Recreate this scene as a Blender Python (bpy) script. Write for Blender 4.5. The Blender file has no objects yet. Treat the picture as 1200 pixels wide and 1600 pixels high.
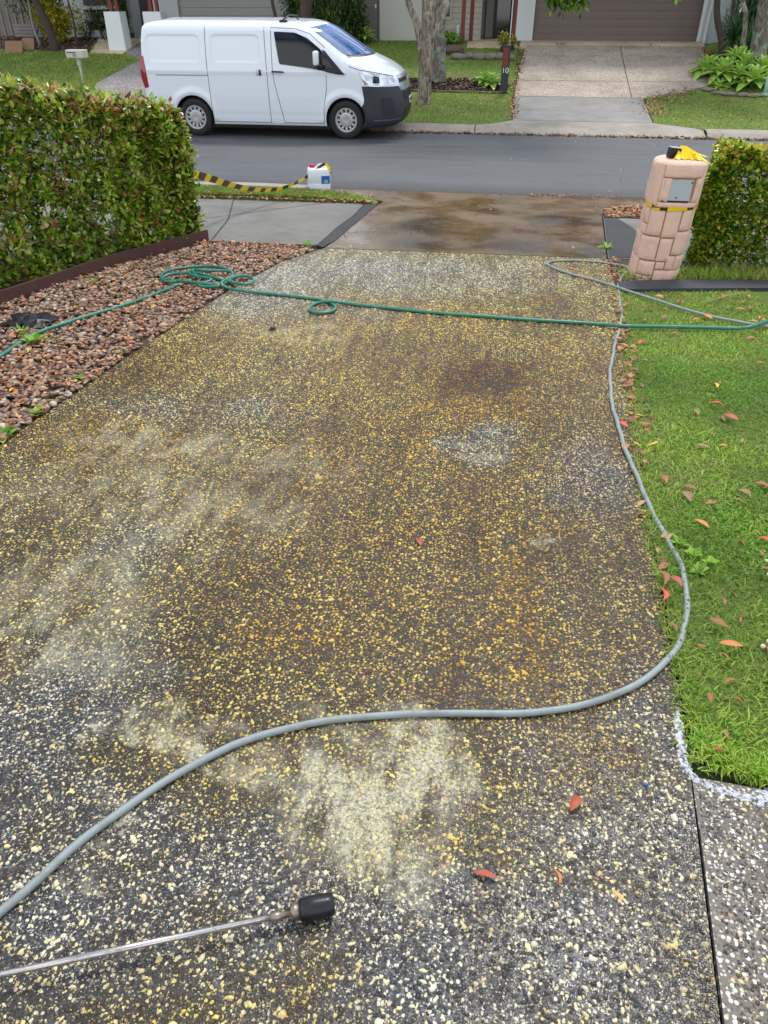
import bpy, bmesh, math, random
import numpy as np
from mathutils import Vector, Matrix, Euler
random.seed(7); rng = np.random.default_rng(7)
sc = bpy.context.scene
col = sc.collection
R_ = math.radians

# ------------------------------------------------------------------ camera, sky, sun, exposure
CZ = 2.24; TH = R_(34.9); PSI = R_(8.4); FPX = 1150.0
cd = bpy.data.cameras.new('camera'); cam = bpy.data.objects.new('camera', cd); col.objects.link(cam)
cam.location = (0, 0, CZ); cam.rotation_euler = (R_(90) - TH, 0, PSI)
cd.sensor_fit = 'VERTICAL'; cd.sensor_height = 24; cd.lens = 24 * FPX / 1600; cd.clip_start = .05; cd.clip_end = 1000
sc.camera = cam
SUN_EL, SUN_AZ = R_(58), R_(12)        # azimuth measured from +Y towards +X
w = bpy.data.worlds.new('World'); sc.world = w; w.use_nodes = True
nt = w.node_tree; bg = nt.nodes['Background']
sky = nt.nodes.new('ShaderNodeTexSky'); sky.sky_type = 'NISHITA'; sky.sun_disc = False
sky.sun_elevation = SUN_EL; sky.sun_rotation = SUN_AZ; sky.dust_density = .6; sky.ozone_density = 1.6
tc = nt.nodes.new('ShaderNodeTexCoord'); cn = nt.nodes.new('ShaderNodeTexNoise')
cn.inputs['Scale'].default_value = 2.2; cn.inputs['Detail'].default_value = 6; cn.inputs['Roughness'].default_value = .55
cr = nt.nodes.new('ShaderNodeMapRange'); cr.inputs[1].default_value = .44; cr.inputs[2].default_value = .60
cm = nt.nodes.new('ShaderNodeMix'); cm.data_type = 'RGBA'
cmap = nt.nodes.new('ShaderNodeMapping'); cmap.inputs['Location'].default_value = (4.3, 1.7, 2.2); nt.links.new(tc.outputs['Generated'], cmap.inputs['Vector']); nt.links.new(cmap.outputs[0], cn.inputs['Vector']); nt.links.new(cn.outputs['Fac'], cr.inputs[0])
nt.links.new(cr.outputs[0], cm.inputs[0]); nt.links.new(sky.outputs[0], cm.inputs[6]); cm.inputs[7].default_value = (9.6, 9.7, 9.9, 1)
nt.links.new(cm.outputs[2], bg.inputs[0]); bg.inputs[1].default_value = .12
sd = bpy.data.lights.new('sun', 'SUN'); sd.energy = 1.5; sd.angle = R_(12); sd.color = (1, .96, .9)
so = bpy.data.objects.new('sun', sd); col.objects.link(so); so.rotation_euler = (R_(90) - SUN_EL, 0, math.pi - SUN_AZ)
so.location = (0, 0, 30)
sc.view_settings.view_transform = 'Standard'; sc.view_settings.look = 'None'; sc.view_settings.gamma = 1
sc.view_settings.use_curve_mapping = False; sc.view_settings.exposure = 0.58

# ------------------------------------------------------------------ terrain and measuring helpers
PR = [(-6, .66 + 6 * .0615), (10.7, 0.0), (16.55, .0), (17.15, .12), (20.6, .25), (24.2, .95), (25.6, 1.2), (90, 1.3)]
def tz(y):
    if y <= PR[0][0]: return PR[0][1]
    for (a, b), (c, d) in zip(PR, PR[1:]):
        if y <= c: return b + (d - b) * (y - a) / (c - a)
    return PR[-1][1]
TZ = np.vectorize(tz, otypes=[float])
FW = Vector((-math.sin(PSI), math.cos(PSI), 0)); RT = Vector((math.cos(PSI), math.sin(PSI), 0)); ZZ = Vector((0, 0, 1))
AX = FW * math.cos(TH) - ZZ * math.sin(TH); UP = FW * math.sin(TH) + ZZ * math.cos(TH)
def ray(px, py): return AX * FPX + RT * (px - 600) + UP * (800 - py)
def G(px, py, dz=0.0):
    """the point of the ground (raised by dz) seen at a pixel of the photograph"""
    d = ray(px, py); lo, hi = 0.0, None; t = 0
    while t < .2:
        t += .0004
        if CZ + d.z * t <= tz(d.y * t) + dz: hi = t; break
    if hi is None: return Vector((d.x * .05, d.y * .05, 1.2))
    lo = hi - .0004
    for _ in range(30):
        m = (lo + hi) / 2
        if CZ + d.z * m <= tz(d.y * m) + dz: hi = m
        else: lo = m
    return Vector((d.x * hi, d.y * hi, CZ + d.z * hi))
def AT(px, py, Y):
    d = ray(px, py); t = Y / d.y; return Vector((d.x * t, Y, CZ + d.z * t))

def c8(r, g, b):
    f = lambda v: (v / 255 / 12.92) if v / 255 <= .04045 else ((v / 255 + .055) / 1.055) ** 2.4
    return (f(r), f(g), f(b), 1)

# ------------------------------------------------------------------ material helpers
class NT:
    def __init__(s, tree): s.t = tree; s.n = tree.nodes; s.l = tree.links
    def new(s, kind, **kw):
        n = s.n.new(kind)
        for k, v in kw.items(): setattr(n, k, v)
        return n
    def put(s, sock, v):
        if isinstance(v, bpy.types.NodeSocket): s.l.new(v, sock)
        elif v is not None: sock.default_value = v
    def math(s, op, a, b=None, c=None, clamp=False):
        n = s.new('ShaderNodeMath', operation=op, use_clamp=clamp)
        for i, v in enumerate((a, b, c)):
            if v is not None: s.put(n.inputs[i], v)
        return n.outputs[0]
    def mix(s, f, a, b, mode='MIX'):
        n = s.new('ShaderNodeMix', data_type='RGBA', blend_type=mode)
        s.put(n.inputs[0], f); s.put(n.inputs[6], a); s.put(n.inputs[7], b); return n.outputs[2]
    def rng(s, v, a, b, c=0.0, d=1.0, smooth=False):
        n = s.new('ShaderNodeMapRange')
        if smooth: n.interpolation_type = 'SMOOTHSTEP'
        s.put(n.inputs[0], v)
        for i, q in enumerate((a, b, c, d)): s.put(n.inputs[i + 1], q)
        return n.outputs[0]
    def noise(s, vec, scale, detail=3, rough=.5, out='Fac'):
        n = s.new('ShaderNodeTexNoise'); s.put(n.inputs['Vector'], vec); n.inputs['Scale'].default_value = scale
        n.inputs['Detail'].default_value = detail; n.inputs['Roughness'].default_value = rough; return n.outputs[out]
    def vor(s, vec, scale, rnd=1.0, feature='F1', dim='2D'):
        n = s.new('ShaderNodeTexVoronoi', feature=feature, voronoi_dimensions=dim); s.put(n.inputs['Vector'], vec)
        n.inputs['Scale'].default_value = scale; n.inputs['Randomness'].default_value = rnd; return n
    def vmath(s, op, a, b=None, out=0):
        n = s.new('ShaderNodeVectorMath', operation=op); s.put(n.inputs[0], a)
        if b is not None: s.put(n.inputs[1], b)
        return n.outputs[out]
    def ramp(s, f, stops, interp='LINEAR'):
        n = s.new('ShaderNodeValToRGB'); n.color_ramp.interpolation = interp; e = n.color_ramp.elements
        while len(e) < len(stops): e.new(.5)
        for q, (p, c) in zip(e, stops): q.position = p; q.color = c
        s.put(n.inputs[0], f); return n.outputs[0]
    def attr(s, name): return s.new('ShaderNodeAttribute', attribute_name=name)
    def bump(s, h, strength=.5, dist=.01):
        n = s.new('ShaderNodeBump'); s.put(n.inputs['Height'], h); n.inputs['Strength'].default_value = strength
        n.inputs['Distance'].default_value = dist; return n.outputs[0]
def material(name, base=(.5, .5, .5, 1), rough=.6, metal=0.0, spec=.5, coat=0.0, fn=None):
    m = bpy.data.materials.new(name); m.use_nodes = True; n = NT(m.node_tree); b = n.n['Principled BSDF']
    b.inputs['Base Color'].default_value = base; b.inputs['Roughness'].default_value = rough
    b.inputs['Metallic'].default_value = metal; b.inputs['Specular IOR Level'].default_value = spec; b.inputs['Coat Weight'].default_value = coat
    if fn:
        n.pos = n.new('ShaderNodeNewGeometry').outputs['Position']; n.obj = n.new('ShaderNodeTexCoord').outputs['Object']; fn(n, b)
    return m
def simple(name, c, rough=.6, var=.25, scale=6, bump=.15, bscale=60, metal=0.0, spec=.5, coat=0.0, dirt=None):
    """plain surface with mottled tone and fine relief"""
    def fn(n, b):
        f = n.noise(n.obj, scale, 5, .6); f2 = n.noise(n.obj, bscale, 3, .6)
        dark = tuple(v * (1 - var) for v in c[:3]) + (1,); lite = tuple(min(1, v * (1 + var * .6)) for v in c[:3]) + (1,)
        cc = n.mix(f, dark, lite)
        if dirt:
            cc = n.mix(n.rng(n.noise(n.obj, scale * .6, 6, .7), .5, .72, 0, .7), cc, dirt)
        n.put(b.inputs['Base Color'], cc)
        n.put(b.inputs['Roughness'], n.rng(f2, .3, .7, rough * .85, min(1, rough * 1.15)))
        if bump: n.put(b.inputs['Normal'], n.bump(f2, bump, .006))
    return material(name, c, rough, metal, spec, coat, fn)

# ------------------------------------------------------------------ object helpers
def tag(o, label=None, cat=None, group=None, kind=None):
    if label: o['label'] = label
    if cat: o['category'] = cat
    if group: o['group'] = group
    if kind: o['kind'] = kind
    return o
def thing(name, label, cat, loc=(0, 0, 0), group=None, rotz=0):
    o = bpy.data.objects.new(name, None); col.objects.link(o); o.location = loc; o.rotation_euler = (0, 0, rotz)
    o.empty_display_size = .1
    return tag(o, label, cat, group)
def link(name, me, m, parent=None, local=False):
    if m is not None and not me.materials: me.materials.append(m)
    o = bpy.data.objects.new(name, me); col.objects.link(o)
    if parent is not None:
        o.parent = parent
        if not local:
            pm = Matrix.Translation(parent.location) @ parent.rotation_euler.to_matrix().to_4x4()
            if parent.parent is not None: pm = parent['_w'] if False else Matrix.Identity(4)
            o.matrix_parent_inverse = pm.inverted()
    return o
def sub(name, me, m, parent):
    """a sub-part: geometry is written in the same coordinates as its parent part"""
    if m is not None and not me.materials: me.materials.append(m)
    o = bpy.data.objects.new(name, me); col.objects.link(o); o.parent = parent
    return o
def pymesh(verts, faces, smooth=False, name='mesh'):
    me = bpy.data.meshes.new(name); me.from_pydata([tuple(v) for v in verts], [], faces); me.update()
    if smooth: me.polygons.foreach_set('use_smooth', [True] * len(me.polygons))
    return me
def bm_mesh(bm, smooth=False, recalc=True):
    if recalc: bmesh.ops.recalc_face_normals(bm, faces=bm.faces)
    me = bpy.data.meshes.new('mesh'); bm.to_mesh(me); bm.free()
    if smooth: me.polygons.foreach_set('use_smooth', [True] * len(me.polygons))
    return me
def boxm(x0, x1, y0, y1, z0, z1, bevel=0.0, seg=1, bm=None):
    own = bm is None; bm = bm or bmesh.new()
    r = bmesh.ops.create_cube(bm, size=1, matrix=Matrix.Translation(((x0 + x1) / 2, (y0 + y1) / 2, (z0 + z1) / 2)) @ Matrix.Diagonal((abs(x1 - x0), abs(y1 - y0), abs(z1 - z0), 1)))
    if bevel: bmesh.ops.bevel(bm, geom=list({e for v in r['verts'] for e in v.link_edges}), offset=bevel, segments=seg, affect='EDGES', profile=.5)
    return bm_mesh(bm, seg > 1) if own else bm
def frame3(d):
    d = d.normalized(); u = Vector((0, 0, 1)) if abs(d.z) < .9 else Vector((1, 0, 0))
    a = d.cross(u).normalized(); return a, a.cross(d).normalized()
def smooth_path(pts, step=.05):
    pts = [Vector(p) for p in pts]; out = []
    for i in range(len(pts) - 1):
        p0 = pts[max(i - 1, 0)]; p1 = pts[i]; p2 = pts[i + 1]; p3 = pts[min(i + 2, len(pts) - 1)]
        n = max(2, int((p2 - p1).length / step))
        for k in range(n):
            t = k / n
            out.append(.5 * ((2 * p1) + (p2 - p0) * t + (2 * p0 - 5 * p1 + 4 * p2 - p3) * t * t + (3 * p1 - p0 - 3 * p2 + p3) * t ** 3))
    out.append(pts[-1]); return out
def tubem(pts, rad, seg=10, wob=0.0):
    V, F = [], []; n = len(pts)
    for i, p in enumerate(pts):
        d = Vector(pts[min(i + 1, n - 1)]) - Vector(pts[max(i - 1, 0)])
        if i == 0: a, b = frame3(d)
        else:
            d.normalize(); a = (a - d * a.dot(d)).normalized(); b = a.cross(d).normalized()
        r = rad[i] if isinstance(rad, (list, tuple)) else rad
        for k in range(seg):
            t = 2 * math.pi * k / seg; rr = r * (1 + (random.uniform(-wob, wob) if wob else 0))
            V.append(Vector(p) + a * math.cos(t) * rr + b * math.sin(t) * rr)
    for i in range(n - 1):
        for k in range(seg):
            k2 = (k + 1) % seg; F.append((i * seg + k, i * seg + k2, (i + 1) * seg + k2, (i + 1) * seg + k))
    F.append(tuple(range(seg))[::-1]); F.append(tuple((n - 1) * seg + k for k in range(seg)))
    return V, F
def tube(pts, rad, seg=10, wob=0.0): return pymesh(*tubem(pts, rad, seg, wob), smooth=True)
def lathem(profile, seg=24, axis='Z'):
    V, F = [], []
    for r, h in profile:
        for k in range(seg):
            t = 2 * math.pi * k / seg
            V.append((r * math.cos(t), r * math.sin(t), h) if axis == 'Z' else (r * math.cos(t), h, r * math.sin(t)) if axis == 'Y' else (h, r * math.cos(t), r * math.sin(t)))
    for i in range(len(profile) - 1):
        for k in range(seg):
            k2 = (k + 1) % seg; F.append((i * seg + k, i * seg + k2, (i + 1) * seg + k2, (i + 1) * seg + k))
    return V, F
def merge(*vf):
    V, F = [], []
    for v, f in vf:
        o = len(V); V += [Vector(q) for q in v]; F += [tuple(i + o for i in q) for q in f]
    return V, F
def fix_normals(me):
    bm = bmesh.new(); bm.from_mesh(me); bmesh.ops.recalc_face_normals(bm, faces=bm.faces); bm.to_mesh(me); bm.free(); return me
def drape(name, poly, m, dz=0.0, skirt=.04, zf=None, kind='structure', step=None, bow=0):
    """a sheet of ground: polygon in plan, laid over the terrain profile, with a short skirt"""
    bm = bmesh.new(); vs = [bm.verts.new((x, y, 0)) for x, y in poly]; bm.faces.new(vs)
    ys = [p[0] for p in PR]
    y0, y1 = min(p[1] for p in poly), max(p[1] for p in poly)
    if step:
        k = y0
        while k < y1: ys.append(k); k += step
    for y in ys:
        if y0 < y < y1:
            bmesh.ops.bisect_plane(bm, geom=bm.verts[:] + bm.edges[:] + bm.faces[:], plane_co=(0, y, 0), plane_no=(0, 1, 0))
    if step:
        x0, x1 = min(p[0] for p in poly), max(p[0] for p in poly); k = x0 + step
        while k < x1:
            bmesh.ops.bisect_plane(bm, geom=bm.verts[:] + bm.edges[:] + bm.faces[:], plane_co=(k, 0, 0), plane_no=(1, 0, 0)); k += step
    for f in bm.faces:
        if f.normal.z < 0: f.normal_flip()
    for v in bm.verts: v.co.z = (zf(v.co.x, v.co.y) if zf else tz(v.co.y)) + dz
    be = [e for e in bm.edges if len(e.link_faces) == 1]
    if skirt:
        r = bmesh.ops.extrude_edge_only(bm, edges=be)
        for v in [g for g in r['geom'] if isinstance(g, bmesh.types.BMVert)]: v.co.z -= skirt
    me = bm_mesh(bm, recalc=False)
    o = link(name, me, m); return tag(o, kind=kind)
def rot_arrays(a, b, c=None):
    """rotation matrices Rz(a) Rx(b) Ry(c)"""
    n = len(a); M = np.zeros((n, 3, 3)); ca, sa, cb, sb = np.cos(a), np.sin(a), np.cos(b), np.sin(b)
    M[:, 0, 0] = ca; M[:, 0, 1] = -sa * cb; M[:, 0, 2] = sa * sb
    M[:, 1, 0] = sa; M[:, 1, 1] = ca * cb; M[:, 1, 2] = -ca * sb
    M[:, 2, 1] = sb; M[:, 2, 2] = cb
    if c is not None:
        K = np.zeros((n, 3, 3)); cc, s2 = np.cos(c), np.sin(c)
        K[:, 0, 0] = cc; K[:, 0, 2] = s2; K[:, 1, 1] = 1; K[:, 2, 0] = -s2; K[:, 2, 2] = cc
        M = np.einsum('nij,njk->nik', M, K)
    return M
def scatter(tv, tf, pos, M, S, rnd, smooth=True, name='scatter', ups=None):
    """one mesh out of n copies of a small triangle template, each with its own random number"""
    tv = np.array(tv, float); tf = np.array(tf, np.int64); n = len(pos); k = len(tv); m = len(tf)
    S = np.asarray(S, float); S = S[:, None] * np.ones((1, 3)) if S.ndim == 1 else S
    L = tv[None] * S[:, None, :]
    V = pos[:, None, :] + np.einsum('nij,nkj->nki', M, L)
    F = (tf[None] + (np.arange(n) * k)[:, None, None]).reshape(-1)
    me = bpy.data.meshes.new(name); me.vertices.add(n * k); me.vertices.foreach_set('co', V.reshape(-1).astype(np.float32))
    me.loops.add(len(F)); me.loops.foreach_set('vertex_index', F.astype(np.int32))
    me.polygons.add(n * m); me.polygons.foreach_set('loop_start', (np.arange(n * m) * 3).astype(np.int32))
    if smooth: me.polygons.foreach_set('use_smooth', np.ones(n * m, bool))
    a = me.attributes.new('rnd', 'FLOAT', 'POINT'); a.data.foreach_set('value', np.repeat(rnd, k).astype(np.float32))
    if ups is not None:
        a = me.attributes.new('ext', 'FLOAT', 'POINT'); a.data.foreach_set('value', np.repeat(ups, k).astype(np.float32))
    me.update(calc_edges=True); me.validate(); return me
def in_poly(x, y, poly):
    r = np.zeros(len(x), bool); n = len(poly)
    for i in range(n):
        x1, y1 = poly[i]; x2, y2 = poly[(i + 1) % n]
        if y1 == y2: continue
        c = ((y1 > y) != (y2 > y)) & (x < (x2 - x1) * (y - y1) / (y2 - y1) + x1); r ^= c
    return r
def rand_in(poly, n):
    xs = [p[0] for p in poly]; ys = [p[1] for p in poly]
    x = rng.uniform(min(xs), max(xs), n); y = rng.uniform(min(ys), max(ys), n); k = in_poly(x, y, poly); return x[k], y[k]
ICO_V, ICO_F = [], []
def _ico():
    bm = bmesh.new(); bmesh.ops.create_icosphere(bm, subdivisions=1, radius=1); bm.verts.ensure_lookup_table()
    V = [tuple(v.co) for v in bm.verts]; F = [tuple(v.index for v in f.verts) for f in bm.faces]; bm.free(); return V, F
ICO_V, ICO_F = _ico()
DOME_V = [(math.cos(t), math.sin(t), -.25) for t in np.linspace(0, 2 * math.pi, 7)[:-1]] + [(.66 * math.cos(t + .5), .66 * math.sin(t + .5), .7) for t in np.linspace(0, 2 * math.pi, 5)[:-1]] + [(0, 0, .95)]
DOME_F = [(0, 1, 6), (1, 7, 6), (1, 2, 7), (2, 3, 7), (3, 8, 7), (3, 4, 8), (4, 9, 8), (4, 5, 9), (5, 0, 9), (0, 6, 9), (6, 7, 10), (7, 8, 10), (8, 9, 10), (9, 6, 10)]

# ------------------------------------------------------------------ stains of the exposed-aggregate driveway (world-space, shared by sheet and pebbles)
# (pixel centre seen, pixel half-sizes) are only turned into plan positions once, here
def blob(px, py, hx, hy, s):
    c = G(px, py); a = G(px + hx, py); b = G(px, py - hy); d = G(px, py + hy)
    return (c.x, c.y, abs(a.x - c.x), abs(b.y - d.y) / 2, s)
ORANGE = [blob(*q) for q in [(745, 610, 130, 70, 1.1), (800, 930, 80, 150, 1.1), (480, 1000, 130, 90, .8), (200, 680, 190, 60, .75), (600, 740, 420, 190, .62), (650, 880, 380, 200, .5), (560, 500, 340, 60, .55), (300, 560, 90, 40, .5), (560, 600, 180, 70, .55), (690, 1030, 110, 60, .5), (860, 660, 80, 100, .5), (640, 780, 300, 120, .4), (640, 450, 120, 50, .45), (900, 560, 70, 80, .5), (300, 880, 200, 130, .3), (940, 800, 90, 120, .3), (850, 1120, 140, 60, .35)]]
DARK = [blob(*q) for q in [(770, 590, 80, 40, 1.1), (640, 560, 120, 40, .4), (790, 600, 50, 20, .9), (880, 620, 80, 90, .35), (760, 1120, 120, 50, .45), (200, 590, 80, 50, .5), (480, 760, 200, 40, .3), (900, 880, 90, 60, .4), (850, 480, 60, 40, .5)]]
FILM = [blob(*q) for q in [(560, 1240, 165, 100, .95), (635, 1200, 100, 55, .85), (270, 1150, 120, 45, .9), (440, 1230, 60, 50, .6), (525, 1325, 30, 25, .7), (640, 1350, 45, 50, .6), (160, 1175, 30, 20, .7), (150, 1340, 35, 20, .6), (250, 770, 260, 70, .34), (110, 920, 180, 80, .34), (60, 1010, 150, 70, .5), (240, 690, 160, 30, .5), (320, 800, 180, 60, .35), (360, 1190, 50, 40, .5), (850, 855, 26, 14, .8), (430, 720, 110, 36, .3), (750, 705, 50, 16, .4), (520, 740, 50, 20, .3), (470, 520, 90, 14, .35), (680, 1330, 40, 60, .5), (400, 1170, 70, 30, .4)]]
GREY = [blob(*q) for q in [(600, 425, 240, 34, .9), (430, 440, 110, 50, 1), (800, 420, 70, 20, .5), (750, 700, 60, 30, .7), (930, 740, 60, 70, .5), (300, 640, 190, 26, .4), (60, 1150, 140, 200, .9), (120, 1400, 300, 160, .8), (700, 1480, 500, 140, .85), (1080, 1300, 80, 250, .7), (400, 1420, 300, 120, .8), (940, 1300, 140, 120, .55), (470, 480, 160, 20, .5), (200, 860, 80, 60, .4)]]
def make_stains():
    g = bpy.data.node_groups.new('stains', 'ShaderNodeTree'); n = NT(g)
    for s in ('Orange', 'Dark', 'Film', 'Grey'): g.interface.new_socket(s, in_out='OUTPUT', socket_type='NodeSocketFloat')
    out = n.new('NodeGroupOutput'); pos = n.new('ShaderNodeNewGeometry').outputs['Position']
    wn = n.noise(pos, 3.2, 5, .6, 'Color'); wv = n.vmath('MULTIPLY', n.vmath('SUBTRACT', wn, (.5, .5, .5)), (.6, .9, 0))
    p = n.vmath('MULTIPLY', n.vmath('ADD', pos, wv), (1, 1, 0))
    for i, L in enumerate((ORANGE, DARK, FILM, GREY)):
        acc = None
        for x, y, rx, ry, s in L:
            d = n.vmath('MULTIPLY', n.vmath('SUBTRACT', p, (x, y, 0)), (1 / rx, 1 / ry, 0))
            l = n.vmath('LENGTH', d, out='Value'); v = n.rng(l, .25, 1.45, s, 0, True)
            acc = v if acc is None else n.math('MAXIMUM', acc, v)
        n.l.new(acc, out.inputs[i])
    return g
STAINS = make_stains()
def stains(n):
    s = n.new('ShaderNodeGroup'); s.node_tree = STAINS
    o = [s.outputs[i] for i in range(4)]
    fine = n.noise(n.pos, 110, 4, .75); mid = n.noise(n.vmath('MULTIPLY', n.pos, (1.5, .55, 1)), 8, 9, .74)
    film = n.math('MULTIPLY', o[2], n.rng(mid, .37, .60, 0, 1.5, True), clamp=True)
    film = n.math('MULTIPLY', film, n.rng(fine, .38, .52, .3, 1))
    mot = n.rng(n.noise(n.vmath('MULTIPLY', n.pos, (1.3, .8, 1)), 5, 7, .75), .34, .60, .62, 1.2)
    return n.math('MULTIPLY', o[0], mot, clamp=True), n.math('MULTIPLY', o[1], mot, clamp=True), film, n.math('MULTIPLY', o[3], n.rng(n.noise(n.pos, 7, 6, .75), .34, .6, .5, 1.15), clamp=True)
def m_drive(n, b):
    og, dk, film, gy = stains(n)
    wob = n.vmath('MULTIPLY', n.vmath('SUBTRACT', n.noise(n.pos, 90, 2, .5, 'Color'), (.5, .5, .5)), (.010, .010, 0))
    p = n.vmath('ADD', n.pos, wob)
    va = n.vor(p, 135); vb = n.vor(p, 78); vc = n.vor(p, 205)
    sa = n.new('ShaderNodeSeparateColor'); n.l.new(va.outputs['Color'], sa.inputs[0])
    sb = n.new('ShaderNodeSeparateColor'); n.l.new(vb.outputs['Color'], sb.inputs[0])
    scv = n.new('ShaderNodeSeparateColor'); n.l.new(vc.outputs['Color'], scv.inputs[0])
    ma = n.rng(va.outputs['Distance'], .30, .46, 1, 0); 
    mb0 = n.rng(vb.outputs['Distance'], .26, .36, 1, 0); mc0 = n.rng(vc.outputs['Distance'], .3, .42, 1, 0)
    patch = n.noise(n.pos, 7, 3, .6)
    th = n.rng(patch, .3, .7, .72, .50)
    mb = n.math('MULTIPLY', mb0, n.math('GREATER_THAN', sb.outputs[0], th))
    mc = n.math('MULTIPLY', mc0, n.math('GREATER_THAN', scv.outputs[0], n.rng(patch, .3, .7, .62, .80)))
    brown = n.mix(og, c8(54, 46, 30), c8(74, 50, 12)); brown = n.mix(gy, brown, c8(62, 63, 63))
    brown = n.mix(dk, brown, c8(40, 33, 22))
    matrix = n.mix(n.rng(n.noise(n.pos, 160, 3, .7), .3, .7), n.mix(.5, brown, (0.01, .01, .01, 1)), brown)
    vein = n.rng(n.math('ABSOLUTE', n.math('SUBTRACT', n.noise(n.pos, 55, 5, .75), .5)), .0, .05, 1, 0)
    matrix = n.mix(n.math('MULTIPLY', vein, n.math('MULTIPLY', gy, .6)), matrix, c8(138, 142, 146))
    dark = n.ramp(sa.outputs[1], [(0, c8(28, 31, 40)), (.45, c8(42, 43, 48)), (.8, c8(66, 68, 70)), (1, c8(124, 126, 124))])
    dark = n.mix(n.math('MULTIPLY', n.math('SUBTRACT', 1.0, gy), .6), dark, c8(76, 58, 24))
    c = n.mix(n.math('MULTIPLY', ma, .8), matrix, dark)
    lite = n.ramp(sb.outputs[1], [(0, c8(214, 194, 112)), (.3, c8(222, 208, 146)), (.6, c8(222, 214, 188)), (.8, c8(200, 198, 186)), (.97, c8(206, 176, 108)), (1, c8(184, 136, 80))])
    lite2 = n.ramp(scv.outputs[1], [(0, c8(190, 170, 120)), (.5, c8(200, 192, 160)), (1, c8(215, 210, 195))])
    tint = n.mix(og, c8(242, 230, 156), c8(246, 204, 44)); tint = n.mix(gy, tint, c8(250, 248, 240)); tint = n.mix(dk, tint, c8(150, 100, 30))
    lite = n.mix(1, lite, tint, 'MULTIPLY'); lite2 = n.mix(1, lite2, tint, 'MULTIPLY')
    lite = n.mix(n.math('MULTIPLY', gy, .45), lite, c8(232, 232, 226)); lite2 = n.mix(n.math('MULTIPLY', gy, .45), lite2, c8(220, 220, 216))
    c = n.mix(n.math('MULTIPLY', mc, .8), c, lite2); c = n.mix(mb, c, lite)
    fc = n.mix(n.noise(n.pos, 6, 3, .6), c8(226, 212, 148), c8(206, 208, 202))
    c = n.mix(n.math('MULTIPLY', film, .68), c, fc)
    trail = n.rng(n.noise(n.vmath('MULTIPLY', n.pos, (3.2, .55, 1)), 2.6, 6, .7), .47, .62, 0, .55)
    trail = n.math('MULTIPLY', trail, n.math('SUBTRACT', 1.0, film), clamp=True)
    c = n.mix(trail, c, n.mix(1, c, c8(150, 124, 76), 'MULTIPLY'))
    n.put(b.inputs['Base Color'], c)
    wet = n.noise(n.pos, 2.3, 4, .6)
    n.put(b.inputs['Roughness'], n.math('MULTIPLY', n.rng(wet, .35, .65, .22, .5), n.rng(dk, 0, 1, 1, .55)))
    h = n.math('ADD', n.math('MULTIPLY', ma, .5), n.math('ADD', n.math('MULTIPLY', mb0, .7), n.math('MULTIPLY', n.noise(n.pos, 300, 2, .6), .3)))
    n.put(b.inputs['Normal'], n.bump(h, .8, .0035))
M = {}
M['drive'] = material('exposed_aggregate', fn=m_drive)
def m_peb(n, b):
    og, dk, film, gy = stains(n); r = n.attr('rnd').outputs['Fac']
    lite = n.ramp(r, [(0, c8(236, 216, 140)), (.3, c8(242, 230, 180)), (.6, c8(240, 236, 220)), (.85, c8(214, 210, 198)), (.97, c8(222, 188, 120)), (1, c8(196, 146, 92))])
    tint = n.mix(og, c8(244, 234, 164), c8(248, 208, 50)); tint = n.mix(gy, tint, c8(252, 250, 244)); tint = n.mix(dk, tint, c8(160, 112, 40))
    c = n.mix(1, lite, tint, 'MULTIPLY'); c = n.mix(n.math('MULTIPLY', gy, .3), c, c8(222, 220, 210)); c = n.mix(n.rng(n.noise(n.pos, 260, 3, .6), .4, .8, 0, .35), c, c8(120, 100, 70))
    trail = n.rng(n.noise(n.vmath('MULTIPLY', n.pos, (3.2, .55, 1)), 2.6, 6, .7), .47, .62, 0, .6)
    c = n.mix(trail, c, n.mix(1, c, c8(178, 146, 84), 'MULTIPLY'))
    c = n.mix(n.math('MULTIPLY', film, .6), c, c8(214, 206, 166))
    n.put(b.inputs['Base Color'], c); b.inputs['Roughness'].default_value = .42
M['peb_light'] = material('light_pebble', fn=m_peb)
def m_pebd(n, b):
    og, dk, film, gy = stains(n); r = n.attr('rnd').outputs['Fac']
    c = n.ramp(r, [(0, c8(20, 23, 32)), (.5, c8(44, 47, 54)), (.85, c8(72, 75, 78)), (1, c8(120, 120, 118))])
    c = n.mix(n.math('MULTIPLY', n.math('SUBTRACT', 1.0, gy), .62), c, c8(82, 64, 28))
    c = n.mix(n.math('MULTIPLY', film, .6), c, c8(190, 190, 165))
    n.put(b.inputs['Base Color'], c); b.inputs['Roughness'].default_value = .36
M['peb_dark'] = material('dark_pebble', fn=m_pebd)
def m_agg_far(c0, c1, c2, sc=60):
    def fn(n, b):
        v = n.vor(n.pos, sc); s = n.new('ShaderNodeSeparateColor'); n.l.new(v.outputs['Color'], s.inputs[0])
        c = n.ramp(s.outputs[0], [(0, c0), (.5, c1), (1, c2)]); big = n.noise(n.pos, 1.1, 5, .65)
        c = n.mix(n.rng(big, .4, .7, 0, .45), c, n.mix(1, c, c8(130, 120, 108), 'MULTIPLY'))
        n.put(b.inputs['Base Color'], c); b.inputs['Roughness'].default_value = .8
        n.put(b.inputs['Normal'], n.bump(v.outputs['Distance'], .3, .006))
    return fn
M['agg_far'] = material('pale_aggregate', fn=m_agg_far(c8(140, 126, 110), c8(178, 164, 148), c8(212, 200, 184)))
M['agg_cream'] = material('cream_aggregate', fn=m_agg_far(c8(190, 170, 134), c8(216, 198, 162), c8(232, 218, 190)))
M['agg_left'] = material('grey_aggregate', fn=m_agg_far(c8(100, 95, 94), c8(140, 132, 130), c8(180, 174, 170), 45))
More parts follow.
